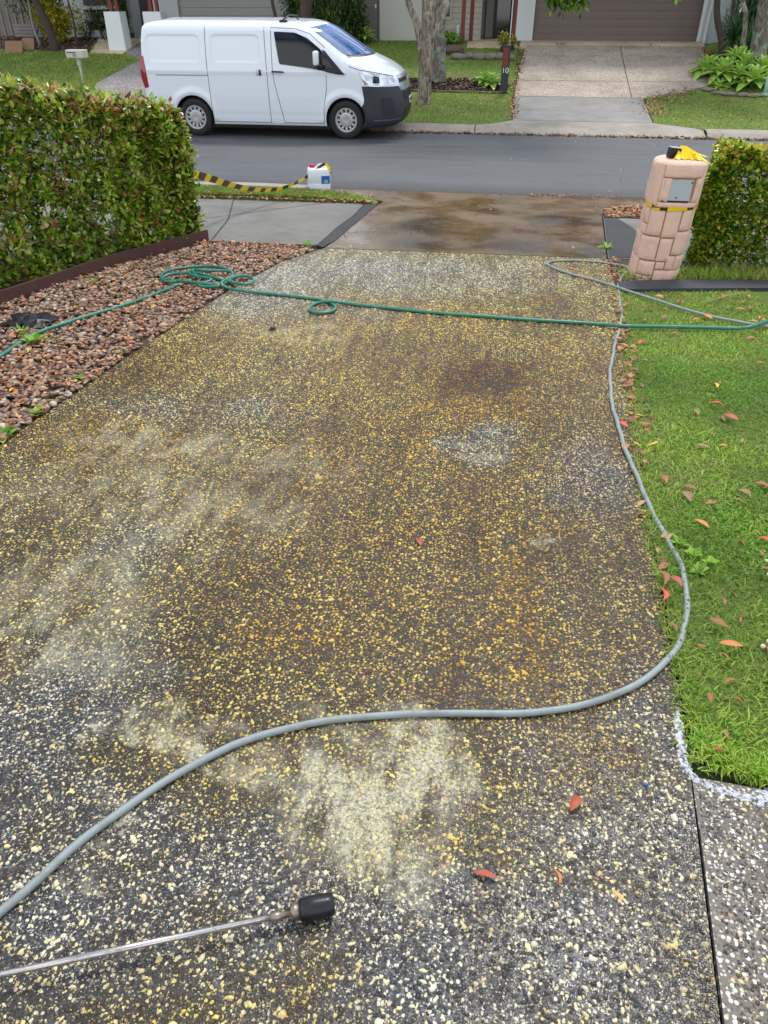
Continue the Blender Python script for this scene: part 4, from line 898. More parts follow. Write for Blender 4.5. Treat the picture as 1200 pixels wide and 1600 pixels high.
weed(1092, 895, .045, 12, 'bright broad weed just right of the hose bend', .3, .01)
weed(1060, 850, .05, 16, 'leafy weed at the lawn edge under the hose', .2, .01)
weed(1112, 880, .035, 9, 'round-leaved weed right of the hose', .4, .02)
weed(425, 405, .06, 12, 'green weed at the top of the stone bed', .15)
weed(480, 385, .09, 18, 'weed tuft where stone bed meets the footpath', .15)
weed(947, 388, .10, 12, 'weed growing in the joint right of the concrete slab', .12)
g0, g1 = G(1102, 472, .03), G(1166, 457, .035)
tag(link('twig', tube([g0, g0.lerp(g1, .5) + Vector((0, 0, .01)), g1], .0045, 6), M['straw']), 'thin pale stick on the lawn below the dark edging', 'stick')
g0 = G(68, 532, .035); g1 = G(118, 533, .035)
tag(link('twig', tube([g0, g0.lerp(g1, .5) + Vector((0, .01, .01)), g1], .0025, 5), M['straw']), 'thin dry straw across the stones by the weed', 'straw')
def foam():
    P = [(1058, 1108), (1060, 1135), (1064, 1160), (1067, 1180), (1074, 1202), (1086, 1217), (1104, 1226), (1124, 1234), (1144, 1241), (1164, 1247), (1184, 1250), (1206, 1250), (1235, 1249), (1270, 1248)]
    Wd = [.004, .012, .014, .012, .014, .012, .010, .012, .012, .014, .026, .036, .04, .04]
    Q = smooth_path([G(*p) for p in P], .006); V, F = [], []; n_ = len(Q)
    for i, p in enumerate(Q):
        t = i / (n_ - 1) * (len(Wd) - 1); w_ = Wd[int(t)] + (Wd[min(int(t) + 1, len(Wd) - 1)] - Wd[int(t)]) * (t % 1)
        d = (Q[min(i + 1, n_ - 1)] - Q[max(i - 1, 0)]).normalized(); nr = Vector((-d.y, d.x, 0)); a, b_ = w_ * random.uniform(.5, 1.25), w_ * random.uniform(.6, 1.3)
        for f, h in ((-a, .001), (-a * .5, .004), (0, .006), (b_ * .5, .005), (b_, .001)):
            q = p + nr * f; V.append((q.x, q.y, tz(q.y) + h + random.uniform(0, .002) * (h > .002)))
    for i in range(n_ - 1):
        for k in range(4): F.append((i * 5 + k, i * 5 + k + 1, (i + 1) * 5 + k + 1, (i + 1) * 5 + k))
    tag(link('soap_foam', pymesh(V, F, True), M['foam']), kind='stuff')
foam()

# ------------------------------------------------------------------ letterbox pillar
def pillar():
    bx, by = 1.385, 6.80; z0 = tz(6.65) - .02; H = .93; S_ = .375; rc = .135
    root = thing('letterbox_pillar', 'pink cast stone letterbox pillar leaning beside the right hedge', 'letterbox', (bx, by, z0))
    seg = (S_ - 2 * rc); q = rc * math.pi / 2; per = 4 * (seg + q)
    def ring(u, off, z):
        """u = arc length from the middle of the left-front corner, going right along the front"""
        u = (u - q / 2) % per; sd = int(u // (seg + q)); v = u - sd * (seg + q); h = S_ / 2
        if v < seg: p = Vector((-h + rc + v, -h - off)) 
        else:
            a = (v - seg) / rc; p = Vector((h - rc + (rc + off) * math.sin(a), -h + rc - (rc + off) * math.cos(a)))
        an = sd * math.pi / 2; c, s = math.cos(an), math.sin(an); p = Vector((p.x * c - p.y * s, p.x * s + p.y * c))
        f = 1 - .02 * (z / H); return Vector((p.x * f + z * .045, p.y * f, z))
    def shell(u0, u1, za, zb, off, depth=.0, edge=.008, nu=None):
        nu = nu or max(4, int((u1 - u0) / .02)); nz = max(4, int((zb - za) / .03)); us = [u0, u0 + edge * .4, u0 + edge] + list(np.linspace(u0 + edge, u1 - edge, nu)[1:-1]) + [u1 - edge, u1 - edge * .4, u1]
        zs = [za, za + edge * .4, za + edge] + list(np.linspace(za + edge, zb - edge, nz)[1:-1]) + [zb - edge, zb - edge * .4, zb]
        V, F = [], []
        for z in zs:
            for u in us:
                e = min(u - u0, u1 - u, z - za, zb - z); k = min(1, max(0, e / edge)); o = off * math.sqrt(max(0, 1 - (1 - k) ** 2)) + random.uniform(-.0022, .0022)
                V.append(ring(u, o, z))
        n_ = len(us)
        for j in range(len(zs) - 1):
            for i in range(n_ - 1): F.append((j * n_ + i, j * n_ + i + 1, (j + 1) * n_ + i + 1, (j + 1) * n_ + i))
        return pymesh(V, F, True)
    core = []; V, F = [], []; nu = 48
    for z in np.linspace(-.03, H - .012, 12):
        for i in range(nu): V.append(ring(per * i / nu, -.002, z))
    for j in range(11):
        for i in range(nu): F.append((j * nu + i, j * nu + (i + 1) % nu, (j + 1) * nu + (i + 1) % nu, (j + 1) * nu + i))
    F.append(tuple(11 * nu + i for i in range(nu)))
    link('core', fix_normals(pymesh(V, F, True)), M['pink_joint'], root, True)
    g = .006; off = .016
    B = [ # left-front visible blocks (u0,u1,z0,z1); front face is u in 0..0.37, left side is u<0
        (-.02, .105, .385, .60), (.105, .235, .375, .60), (.235, .33, .43, .60), (.33, .40, .43, .60), (-.13, -.02, .47, .60), (-.13, -.02, .385, .47), (-.33, -.13, .39, .60),
        (-.30, -.06, .20, .39), (-.06, .11, .185, .38), (.11, .22, .18, .37), (.22, .41, .235, .425),
        (-.02, .12, .06, .18), (-.13, -.02, .0, .20), (.12, .20, .115, .178), (.20, .27, .11, .23), (.27, .38, .11, .23), (.12, .42, -.02, .11), (-.02, .12, -.02, .06), (-.33, -.13, -.02, .20),
        (.40, .62, .43, .60), (.41, .64, .20, .43), (.38, .60, .11, .20), (.42, .66, -.02, .11), (.62, .85, .40, .60), (.64, .85, .18, .40), (.66, .85, -.02, .18), (.60, .64, .11, .20), (.85, 1.0, .30, .60), (.85, 1.0, -.02, .30)]
    for (u0, u1, za, zb) in B: link('stone_block', shell(u0 + g / 2, u1 - g / 2, za + g / 2, zb - g / 2, off), M['pink_stone'], root, True)
    # cap with the letter slot opening
    for (u0, u1, za, zb) in [(.02, .33, .835, H), (.02, .09, .655, .832), (.285, .33, .655, .832), (.02, .33, .612, .652), (-.30, .02, .612, H), (.33, .66, .612, H), (.66, per - .30, .612, H)]:
        link('cap_block', shell(u0, u1, za, zb, .022, edge=.014 if zb > .9 else .006), M['pink_stone'], root, True)
    V, F = [], []; rings = [(-.0, H - .004), (-.01, H + .012), (-.03, H + .02), (-.1, H + .022)]
    for o_, z in rings:
        for i in range(nu): V.append(ring(per * i / nu, o_ + .02, z))
    for j in range(3):
        for i in range(nu): F.append((j * nu + i, j * nu + (i + 1) % nu, (j + 1) * nu + (i + 1) % nu, (j + 1) * nu + i))
    F.append(tuple(3 * nu + i for i in range(nu))); link('cap_top', fix_normals(pymesh(V, F, True)), M['pink_stone'], root, True)
    h = S_ / 2; y = -h * .985
    pl = link('slot_plate', boxm(-h + .065 + .035, h - .055 + .03 - .03, y - .007, y + .01, .662, .826, .002), M['box_plate'], root, True)
    for (sx, sz) in ((-.075, .685), (.02, .685), (.12, .80)): sub('screw', boxm(sx + .0, sx + .010, y - .011, y - .006, sz, sz + .01), M['seam'], pl)
    sub('flap_edge', boxm(-.085, .125, y - .013, y - .006, .657, .667), M['seam'], pl)
    # tape wound round the pillar
    tr = thing('barrier_tape', 'yellow and black tape wound round the pink pillar', 'tape', (bx, by, z0 + .6))
    mats = [M['tape_y'], M['tape_k']]
    V, F, mi = [], [], []; nn = 120
    for i in range(nn + 1):
        u = per * i / nn; zz = .605 + .010 * math.sin(u * 7) - .008 * math.cos(u * 3.2); tw = .008 + .007 * (math.sin(u * 11) ** 2)
        for s in (-1, 1): p = ring(u, .026 + .002 * s, zz + s * tw); V.append(p - Vector((0, 0, .6)))
    for i in range(nn): F.append((2 * i, 2 * i + 2, 2 * i + 3, 2 * i + 1)); mi.append(1 if int(per * i / nn / .05) % 4 == 1 else 0)
    me = pymesh(V, F); me.materials.append(mats[0]); me.materials.append(mats[1]); me.polygons.foreach_set('material_index', mi); link('tape_band', me, None, tr, True)
    # crumpled tape and box on top
    tp = Vector((bx + .045, by, z0 + H + .022))
    o = link('box_body', boxm(-.045, .045, -.03, .03, 0, .075, .004), M['black_plastic']); 
    bt = thing('small_box', 'small black box standing under yellow tape on the pillar top', 'box', tp + Vector((-.075, .0, 0))); o.parent = bt; o.rotation_euler = (0, .12, .3)
    o2 = link('lid', boxm(-.046, .046, -.031, .031, .075, .081, .001), M['box_plate']); o2.parent = bt; o2.rotation_euler = (0, .12, .3)
    V, F = [], []; nr = 13; R0 = Vector((-.02, -.03, .095))
    tips = []
    for i in range(nr):
        t = i / (nr - 1); zig = .018 * (1 if i % 2 else -1); p = Vector((-.09 + .30 * t, -.10 + .02 * math.sin(t * 5) + zig, .004 + (.006 if i % 2 else .0) - max(0, t - .75) * .1)); q2 = Vector((-.02 + .05 * t, .05 + .01 * zig, .088 - .012 * t + zig * .3)); mdl = p.lerp(q2, .5) + Vector((0, -.008, zig * .5)); V += [p, mdl, q2]
    for i in range(nr - 1):
        a = i * 3; F += [(a, a + 3, a + 4, a + 1), (a + 1, a + 4, a + 5, a + 2)]
    for i in range(6): 
        t = i / 5; V += [Vector((.06 + .14 * t, -.07 + .06 * t, .045 - .035 * t + .006 * (i % 2))), Vector((.08 + .15 * t, -.01 + .04 * t, .05 - .045 * t))]
    a0 = nr * 3
    for i in range(5): a = a0 + 2 * i; F.append((a, a + 2, a + 3, a + 1))
    o = link('tape_bundle', pymesh(V, F), M['tape_y']); o.location = tp; tag(o, 'crumpled bright yellow tape bundled on top of the pink pillar', 'tape')
pillar()

# ------------------------------------------------------------------ jerrycan and barrier tape
def jerrycan():
    g = G(496, 299, .05); cx, cy, cz = g.x, g.y + .12, tz(10.9) + .05
    root = thing('water_container', 'white plastic water container with red cap on the grass verge', 'container', (cx, cy, cz), rotz=.35)
    W, D = .30, .25
    bm = bmesh.new(); secs = [(0, .92), (.015, .99), (.04, 1), (.09, 1.0), (.095, .985), (.11, .985), (.115, 1), (.24, 1.0), (.262, .95), (.275, .86)]; V, F = [], []; n_ = 32
    for z, s in secs:
        for k in range(n_):
            t = 2 * math.pi * k / n_; c, s_ = math.cos(t), math.sin(t); e = .35; x = math.copysign(abs(c) ** e, c) * W / 2 * s; y = math.copysign(abs(s_) ** e, s_) * D / 2 * s
            V.append((x, y, z * 1.05 + (.03 * (x / W + .5) * (1 if z > .25 else 0)) * .0))
    for j in range(len(secs) - 1):
        for k in range(n_): F.append((j * n_ + k, j * n_ + (k + 1) % n_, (j + 1) * n_ + (k + 1) % n_, (j + 1) * n_ + k))
    F.append(tuple(range(n_))[::-1]); F.append(tuple((len(secs) - 1) * n_ + k for k in range(n_)))
    link('body', fix_normals(pymesh(V, F, True)), M['white_plastic'], root, True)
    link('handle', tube(smooth_path([(-.02, 0, .28), (-.01, 0, .315), (.05, 0, .325), (.11, 0, .315), (.135, 0, .275)], .02), .013, 8), M['white_plastic'], root, True)
    nk = link('neck', fix_normals(pymesh(*lathem([(.034, .27), (.034, .3), (.0, .3)], 20), smooth=True)), M['white_plastic'], root, True); nk.location = (-.085, 0, 0)
    cp = link('cap', fix_normals(pymesh(*lathem([(.034, .298), (.041, .298), (.041, .325), (.037, .331), (0, .331)], 20), smooth=False)), M['red_plastic'], root, True); cp.location = (-.085, 0, 0)
    lb = link('label_sticker', boxm(.02, .135, -D / 2 - .004, -D / 2 + .002, .10, .20, .003), M['blue_label'], root, True)
    fc = bpy.data.curves.new('txt', 'FONT'); fc.body = '20'; fc.size = .055; fc.extrude = .001; fc.align_x = 'CENTER'; to = bpy.data.objects.new('t', fc); tm = bpy.data.meshes.new_from_object(to); bpy.data.objects.remove(to)
    o = sub('printed_number', tm, M['label_white'], lb); o.location = (.08, -D / 2 - .006, .112); o.rotation_euler = (math.pi / 2, 0, 0)
    link('tap', boxm(-.06, .0, -D / 2 - .012, -D / 2 + .01, .0, .022, .004), M['black_plastic'], root, True)
    return root
can = jerrycan()
def ribbon(name, label, P, wd, blk, parent=None, twist=None, cat='tape'):
    Q = smooth_path(P, blk / 4); V, F, mi = [], [], []
    acc = 0
    for i, p in enumerate(Q):
        t = i / (len(Q) - 1); w_ = wd(t) / 2; d = (Q[min(i + 1, len(Q) - 1)] - Q[max(i - 1, 0)]).normalized(); up = Vector((0, 0, 1)); up = (up - d * up.dot(d)).normalized(); sd = d.cross(up)
        a = twist(t) if twist else .3; v = up * math.cos(a) + sd * math.sin(a); V += [p - v * w_, p + v * w_]
    for i in range(len(Q) - 1):
        acc += (Q[i + 1] - Q[i]).length; F.append((2 * i, 2 * i + 2, 2 * i + 3, 2 * i + 1)); mi.append(0 if int(acc / blk) % 2 == 0 else 1)
    me = pymesh(V, F); me.materials.append(M['tape_y']); me.materials.append(M['tape_k']); me.polygons.foreach_set('material_index', mi)
    o = link(name, me, None, parent); 
    if parent is None: tag(o, label, cat)
    return o
top = can.location + Vector((.07, .0, .325))
ribbon('barrier_tape', 'black and yellow barrier tape sagging from left hedge to water container',
       [AT(250, 262, 7.9), AT(300, 272, 8.0), AT(332, 280, 8.4), AT(365, 290, 8.9), AT(400, 296.5, 9.4), AT(430, 296, 9.9), AT(455, 289, 10.3), AT(478, 277, 10.7), AT(493, 266, top.y - .12), top, top + Vector((.05, -.02, .0)), top + Vector((.10, -.06, -.04)), top + Vector((.115, -.02, -.10))],
       lambda t: .085 * (1 - .6 * min(1, t * 1.2)) + .006, .15, twist=lambda t: .2 + .5 * math.sin(t * 4))

# ------------------------------------------------------------------ the white van
M['paint'] = material('white_car_paint', c8(232, 238, 244), .22, coat=.6)
M['bumper'] = simple('charcoal_bumper_plastic', c8(50, 52, 60), .55, .08, 8, .1, 300)
M['bumper_dark'] = simple('bumper_recess_plastic', c8(38, 40, 48), .6, .08, 8, .1, 300)
M['silver_dull'] = simple('dull_trim', c8(88, 92, 104), .4, .1, 20, 0)
M['tyre'] = simple('tyre_rubber', c8(42, 41, 42), .85, .15, 10, .15, 60)
M['rim'] = simple('silver_hubcap', c8(196, 196, 194), .35, .1, 12, .02, 60, metal=.5)
M['rim_dark'] = simple('hub_shadow', c8(34, 34, 36), .7, .1, 12, 0)
M['car_glass'] = material('car_glass', c8(16, 17, 18), .04, spec=.45)
M['screen_sky_tint'] = material('sky_tinted_windscreen', c8(40, 92, 150), .03, spec=.8, coat=0); M['screen_sky_tint'].node_tree.nodes['Principled BSDF'].inputs['IOR'].default_value = 2.0; M['screen_sky_tint'].node_tree.nodes['Principled BSDF'].inputs['Coat IOR'].default_value = 1.9  # blue base colour paints the sky's reflection into the windscreen
M['lens'] = material('headlight_lens', c8(206, 214, 220), .08, metal=.55, coat=.8)
M['tail'] = material('tail_light_red', c8(150, 10, 26), .12, coat=.8)
M['silver'] = material('silver_trim', c8(190, 196, 202), .28, metal=.7)
M['black_trim'] = material('black_trim', c8(16, 17, 20), .4)
M['plate'] = material('plate', c8(214, 214, 208), .5)
def van():
    root = thing('parked_van', 'white panel van with dark bumper parked against the far kerb', 'van', (-7.0, 16.46, .0))
    root.rotation_euler = (R_(2.2), 0, 0); root.location = (-7.0, 16.47, .035)
    I = np.interp
    XF = lambda z: I(z, [.2, .26, .34, .45, .6, .75, .88, .96, 1.02, 1.08, 1.14, 1.20, 1.25, 1.29, 1.33, 1.38, 1.45, 1.6, 1.75, 1.82, 1.85, 1.872, 1.888, 1.90], [4.90, 5.02, 5.06, 5.08, 5.08, 5.06, 5.03, 5.00, 4.97, 4.92, 4.83, 4.72, 4.62, 4.53, 4.43, 4.32, 4.19, 3.94, 3.69, 3.52, 3.42, 3.30, 3.05, 2.7])
    XR = lambda z: I(z, [.2, .3, .8, 1.1, 1.6, 1.80, 1.855, 1.888, 1.90], [.07, .03, .0, .01, .05, .09, .14, .30, .6])
    WD = lambda z: I(z, [.2, .26, .40, .7, 1.0, 1.15, 1.3, 1.6, 1.77, 1.82, 1.85, 1.872, 1.888, 1.90], [.87, .905, .92, .925, .915, .905, .89, .845, .80, .765, .72, .65, .50, .25])
    LC = lambda z: I(z, [.2, .9, 1.0, 1.25, 1.35, 1.75, 1.90], [.62, .66, .72, .84, .80, .72, .7])
    EX = lambda z: I(z, [.2, .9, 1.2, 1.3, 2], [2.5, 2.6, 2.5, 2.1, 2.1])
    def inset(x, z):
        """pressed panels on the flank"""
        def rr(x0, x1, z0, z1, r):
            cx, cz = (x0 + x1) / 2, (z0 + z1) / 2; qx, qz = abs(x - cx) - (x1 - x0) / 2 + r, abs(z - cz) - (z1 - z0) / 2 + r
            dd = math.hypot(max(qx, 0), max(qz, 0)) + min(max(qx, qz), 0) - r; return min(1, max(0, -dd / .022))
        v = 0
        v += .017 * rr(.16, 1.22, 1.26, 1.69, .10) + .017 * rr(1.42, 2.38, 1.26, 1.70, .12)
        v += .006 * rr(.10, 4.0, 1.10, 1.20, .04) * 0
        v -= .012 * math.exp(-((z - 1.12) / .05) ** 2) * (x < 4.0) 
        v += .006 * math.exp(-((z - .40) / .035) ** 2) * (1.4 < x < 3.6)
        for cx in (.97, 3.97):
            r = math.hypot(x - cx, z - .33); v -= .020 * math.exp(-((r - .44) / .055) ** 2) * (z > .3)
        return v
    def pt(kind, a, z, off=0.0):
        """kind 'x': flank at x=a; 's': s<=0 metres back from the nose cap, 0..1 round the nose to the centre"""
        xf, wd, L, n_ = XF(z), WD(z), LC(z), EX(z); xc = xf - L
        if kind == 'x':
            if a <= xc: return Vector((a, -(wd - inset(a, z) + off), z))
            ph = math.acos(min(1, max(0, ((a - xc) / L)) ** (n_ / 2)))
        elif kind == 'y':      # front surface at lateral |y| = a
            r = min(1, abs(a) / wd); s_ = r ** (n_ / 2); ph = math.asin(min(1, s_))
        elif kind == 's':
            if a <= 0: return Vector((xc + a, -(wd - inset(xc + a, z) + off), z))
            ph = (1 - a) * math.pi / 2
        c, s = math.cos(ph), math.sin(ph)
        x = xc + (L + off) * max(0, c) ** (2 / n_); y = (wd + off - (inset(x, z) if kind == 'x' or a < .3 else 0) * (1 - max(0, c))) * max(0, s) ** (2 / n_)
        return Vector((x, -y if kind != 'y' or a < 0 else y, z))
    zs = sorted(set(list(np.arange(.22, 1.83, .022)) + [1.835, 1.845, 1.855, 1.864, 1.872, 1.878, 1.884, 1.889, 1.893, 1.897, 1.90]))
    def outline(z):
        xf, wd, L, n_ = XF(z), WD(z), LC(z), EX(z); xc = xf - L; xr = XR(z); rr = .09; pts = []
        for k in range(5): t = k / 4 * math.pi / 2; pts.append((xr + rr - rr * math.cos(t), (wd - rr + rr * math.sin(t)) if k else wd - rr, 1))
        pts = [(xr, wd * .5, 0)] + [(xr + rr * (1 - math.cos(t)), wd - rr + rr * math.sin(t), 0) for t in np.linspace(0, math.pi / 2, 5)]
        for t in np.linspace(0, 1, 150)[1:]: x = xr + rr + (xc - xr - rr) * t; pts.append((x, wd - inset(x, z), 1))
        for a in np.linspace(0, 1, 34)[1:]:
            ph = (1 - a) * math.pi / 2; c, s = math.cos(ph), math.sin(ph); x = xc + L * c ** (2 / n_); pts.append((x, (wd - inset(x, z) * (1 - c)) * max(0, s) ** (2 / n_), 2))
        return pts
    V, F = [], []; O = [outline(z) for z in zs]; m_ = len(O[0])
    for z, o in zip(zs, O):
        for (x, y, _) in o: V.append([x, -y, z])
    V = np.array(V); R0 = .385
    inside = np.zeros(len(V), bool); strict = np.zeros(len(V), bool)
    for cx in (.97, 3.97):
        dx, dz = V[:, 0] - cx, V[:, 2] - .33; r = np.hypot(dx, dz); k = (r < R0) & (np.abs(V[:, 1]) > .5); strict |= k
    for j in range(len(zs) - 1):
        for i in range(m_ - 1):
            q = (j * m_ + i, j * m_ + i + 1, (j + 1) * m_ + i + 1, (j + 1) * m_ + i)
            if all(strict[v] for v in q): continue
            F.append(q)
    used = set(v for q in F for v in q)
    for v in used:
        if strict[v]:
            cx = .97 if V[v, 0] < 2.5 else 3.97; dx, dz = V[v, 0] - cx, V[v, 2] - .33; r = max(.01, math.hypot(dx, dz)); V[v, 0] = cx + dx / r * R0; V[v, 2] = .33 + dz / r * R0
    n0 = len(V); V2 = V.copy(); V2[:, 1] *= -1; VV = np.vstack([V, V2]); FF = list(F) + [tuple(reversed([v + n0 for v in q])) for q in F]
    for j in range(len(zs) - 1):   # close the tail between the two halves
        a, b_ = j * m_, (j + 1) * m_; FF.append((a, b_, b_ + n0, a + n0))
    top_ = (len(zs) - 1) * m_; 
    for i in range(m_ - 1): FF.append((top_ + i, top_ + i + 1, top_ + i + 1 + n0, top_ + i + n0))
    bm = bmesh.new(); bv = [bm.verts.new(v) for v in VV]
    for q in FF:
        try: bm.faces.new([bv[i] for i in q])
        except ValueError: pass
    bmesh.ops.remove_doubles(bm, verts=bm.verts, dist=.0004); bmesh.ops.delete(bm, geom=[v for v in bm.verts if not v.link_faces], context='VERTS')
    link('body', bm_mesh(bm, True), M['paint'], root, True)
    link('underbody', boxm(.1, 4.4, -.80, .80, .21, .42), M['black_trim'], root, True)
    for cx in (.97, 3.97):
        for s in (-1, 1):
            VL, FL = [], []
            for k in range(25):
                t = -.25 + (math.pi + .5) * k / 24
                for yy in (.905 if True else 0, .55): VL.append((cx + (R0 + .004) * math.cos(t), s * yy, .33 + (R0 + .004) * math.sin(t)))
            for k in range(24): FL.append((2 * k, 2 * k + 1, 2 * k + 3, 2 * k + 2))
            o_ = len(VL); VL += [(cx + (R0 + .01) * math.cos(-.3 + (math.pi + .6) * k / 24), s * .56, .33 + (R0 + .01) * math.sin(-.3 + (math.pi + .6) * k / 24)) for k in range(25)]; FL.append(tuple(range(o_, o_ + 25)))
            link('wheel_arch_liner', pymesh(VL, FL), M['black_trim'], root, True)
    # patches laid on the skin
    def patch(poly, kind, off, step=.05, mirror=False):
        bm = bmesh.new(); bm.faces.new([bm.verts.new((a, b_, 0)) for a, b_ in poly])
        for ax in (0, 1):
            lo, hi = min(p[ax] for p in poly), max(p[ax] for p in poly); k = lo + step
            while k < hi:
                no = (1, 0, 0) if ax == 0 else (0, 1, 0); bmesh.ops.bisect_plane(bm, geom=bm.verts[:] + bm.edges[:] + bm.faces[:], plane_co=(k, 0, 0) if ax == 0 else (0, k, 0), plane_no=no); k += step
        bmesh.ops.triangulate(bm, faces=[f for f in bm.faces if len(f.verts) > 4])
        for v in bm.verts:
            p = pt(kind, v.co.x, v.co.y, off)
            if mirror: p.y = -p.y
            v.co = p
        bmesh.ops.recalc_face_normals(bm, faces=bm.faces)
        c = Vector((2.4, 0, .9)); s = sum((f.normal.dot(f.calc_center_median() - c) > 0) * 2 - 1 for f in bm.faces)
        if s < 0: bmesh.ops.reverse_faces(bm, faces=bm.faces)
        # small skirt so that it has thickness
        be = [e for e in bm.edges if len(e.link_faces) == 1]; r = bmesh.ops.extrude_edge_only(bm, edges=be)
        for v in [g for g in r['geom'] if isinstance(g, bmesh.types.BMVert)]: v.co = v.co + (c - v.co).normalized() * .012
        bmesh.ops.split_edges(bm, edges=[e for e in be if e.is_valid])
        return bm_mesh(bm, True, False)
    def rp(poly, r=.03, k=4):   # rounded polygon
        out = []; n_ = len(poly)
        for i in range(n_):
            p0, p1, p2 = Vector(poly[i - 1]), Vector(poly[i]), Vector(poly[(i + 1) % n_]); a = (p0 - p1); b_ = (p2 - p1); rr = min(r, a.length * .45, b_.length * .45); A_, B_ = p1 + a.normalized() * rr, p1 + b_.normalized() * rr
            for j in range(k + 1): t = j / k; out.append(tuple(A_.lerp(p1, t).lerp(p1.lerp(B_, t), t)))
        return out
    for mir in (False, True):
        link('side_window', patch(rp([(2.66, 1.745), (3.05, 1.73), (3.28, 1.65), (3.52, 1.48), (3.72, 1.25), (3.86, 1.10), (3.35, 1.18), (2.74, 1.245)], .035), 'x', .010, .04, mir), M['car_glass'], root, True)
        link('window_trim', patch([(3.55, 1.47), (3.60, 1.455), (3.98, 1.085), (3.84, 1.09), (3.62, 1.13), (3.60, 1.15), (3.78, 1.17)], 'x', .013, .04, mir), M['black_trim'], root, True)
        hl = link('headlight', patch(rp([(4.22, 1.15), (4.5, 1.105), (4.72, 1.06), (4.85, 1.01), (4.89, .925), (4.6, .895), (4.37, .905)], .012, 2), 'x', .009, .05, mir), M['lens'], root, True)
        sub('reflector', patch(rp([(4.50, 1.07), (4.60, 1.05), (4.62, .955), (4.50, .95)], .012, 2), 'x', .012, .05, mir), M['car_glass'], hl)
        sub('indicator', patch(rp([(4.34, 1.09), (4.42, 1.075), (4.44, 1.0), (4.38, .99)], .012, 2), 'x', .012, .05, mir), M['silver'], hl)
        sub('lamp_rim', patch([(4.37, .925), (4.6, .915), (4.88, .945), (4.885, .925), (4.6, .895), (4.37, .905)], 'x', .012, .05, mir), M['paint'], hl)
        link('door_handle', tube([pt('x', 2.59, 1.12, .0) * 1, pt('x', 2.60, 1.125, .028), pt('x', 2.80, 1.12, .028), pt('x', 2.81, 1.115, .0)] if not mir else [Vector((2.6, .9, 1.12)), Vector((2.62, .945, 1.12)), Vector((2.8, .945, 1.12)), Vector((2.81, .9, 1.12))], .013, 8), M['black_trim'], root, True)
        link('tail_light', patch([(.02, 1.35), (.08, 1.35), (.10, 1.1), (.11, .84), (.04, .82), (.0, 1.0)], 'x', .008, .05, mir), M['tail'], root, True)
        # bumper corner to the arch
        arch = [(3.97 + .392 * math.cos(t), .33 + .392 * math.sin(t)) for t in np.linspace(.62, -.1, 9)]
        bp = [(4.30, .90), (4.34, .70), (4.335, .62)] + arch[0:] + [(4.40, .21), (4.5, .205)]
        link('bumper_side', patch(bp + [(4.5, .90)], 'x', .010, .06, mir), M['bumper'], root, True)
    # nose pieces, symmetrical
    def front(y0z, off, m, name, step=.08): return link(name, patch(y0z, 'y', off, step), M[m], root, True)
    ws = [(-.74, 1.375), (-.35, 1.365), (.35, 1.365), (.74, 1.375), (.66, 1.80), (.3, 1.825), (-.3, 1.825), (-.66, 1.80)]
    front(rp(ws, .05), .016, 'screen_sky_tint', 'windscreen', .03)
    front([(-.76, 1.345), (.76, 1.345), (.74, 1.378), (.35, 1.368), (-.35, 1.368), (-.74, 1.378)], .008, 'black_trim', 'cowl')
    for mir in (False, True):
        link('bumper', patch([(-.06, .90), (.60, .885), (.66, .80), (1, .80), (1, .207), (-.06, .207)], 's', .0125, .04, mir), M['bumper'], root, True)
        link('bumper_recess', patch(rp([(.16, .72), (.40, .72), (.46, .42), (.18, .42)], .03, 2), 's', .015, .04, mir), M['bumper_dark'], root, True)
        link('bumper_lip', patch([(.05, .345), (.62, .345), (.62, .325), (.05, .325)], 's', .020, .04, mir), M['silver_dull'], root, True)
    front([(-.50, .99), (.50, .99), (.54, .93), (-.54, .93)], .010, 'black_trim', 'upper_grille')
    front([(-.53, .93), (.53, .93), (.56, .865), (.50, .80), (-.50, .80), (-.56, .865)], .017, 'silver', 'grille_bar')
    front([(-.50, 1.045), (.50, 1.045), (.52, .995), (-.52, .995)], .008, 'silver', 'bonnet_strip')
    for i, z in enumerate((.775, .745, .715, .685, .655)): front([(-.50 + i * .006, z), (.50 - i * .006, z), (.50 - i * .006, z - .02), (-.50 + i * .006, z - .02)], .020, 'black_trim', 'grille_slat')
    front([(-.46, .50), (.46, .50), (.50, .36), (-.50, .36)], .018, 'black_trim', 'lower_intake')
    front([(-.62, .345), (.62, .345), (.64, .31), (-.64, .31)], .024, 'silver', 'bumper_lip') if False else None
    pl = front([(-.19, .655), (.19, .655), (.19, .545), (-.19, .545)], .032, 'plate', 'number_plate')
    for k in range(6): 
        x = -.15 + k * .055; me = patch([(x, .63), (x + .032, .63), (x + .032, .57), (x, .57)], 'y', .035, .05); sub('plate_mark', me, M['dark_frame'], pl)
    # emblem: an upright oval ring with two crossing ovals
    xf = XF(1.0) + .012; ov = []
    for (rx, rz, cz) in ((.062, .042, .955), (.020, .042, .955), (.045, .016, .968)):
        ov.append(tubem([Vector((XF(.955) + .022, rx * math.cos(t), cz + rz * math.sin(t))) for t in np.linspace(0, 2 * math.pi, 25)], .0055, 6))
    link('emblem', pymesh(*merge(*ov), smooth=True), M['silver'], root, True)
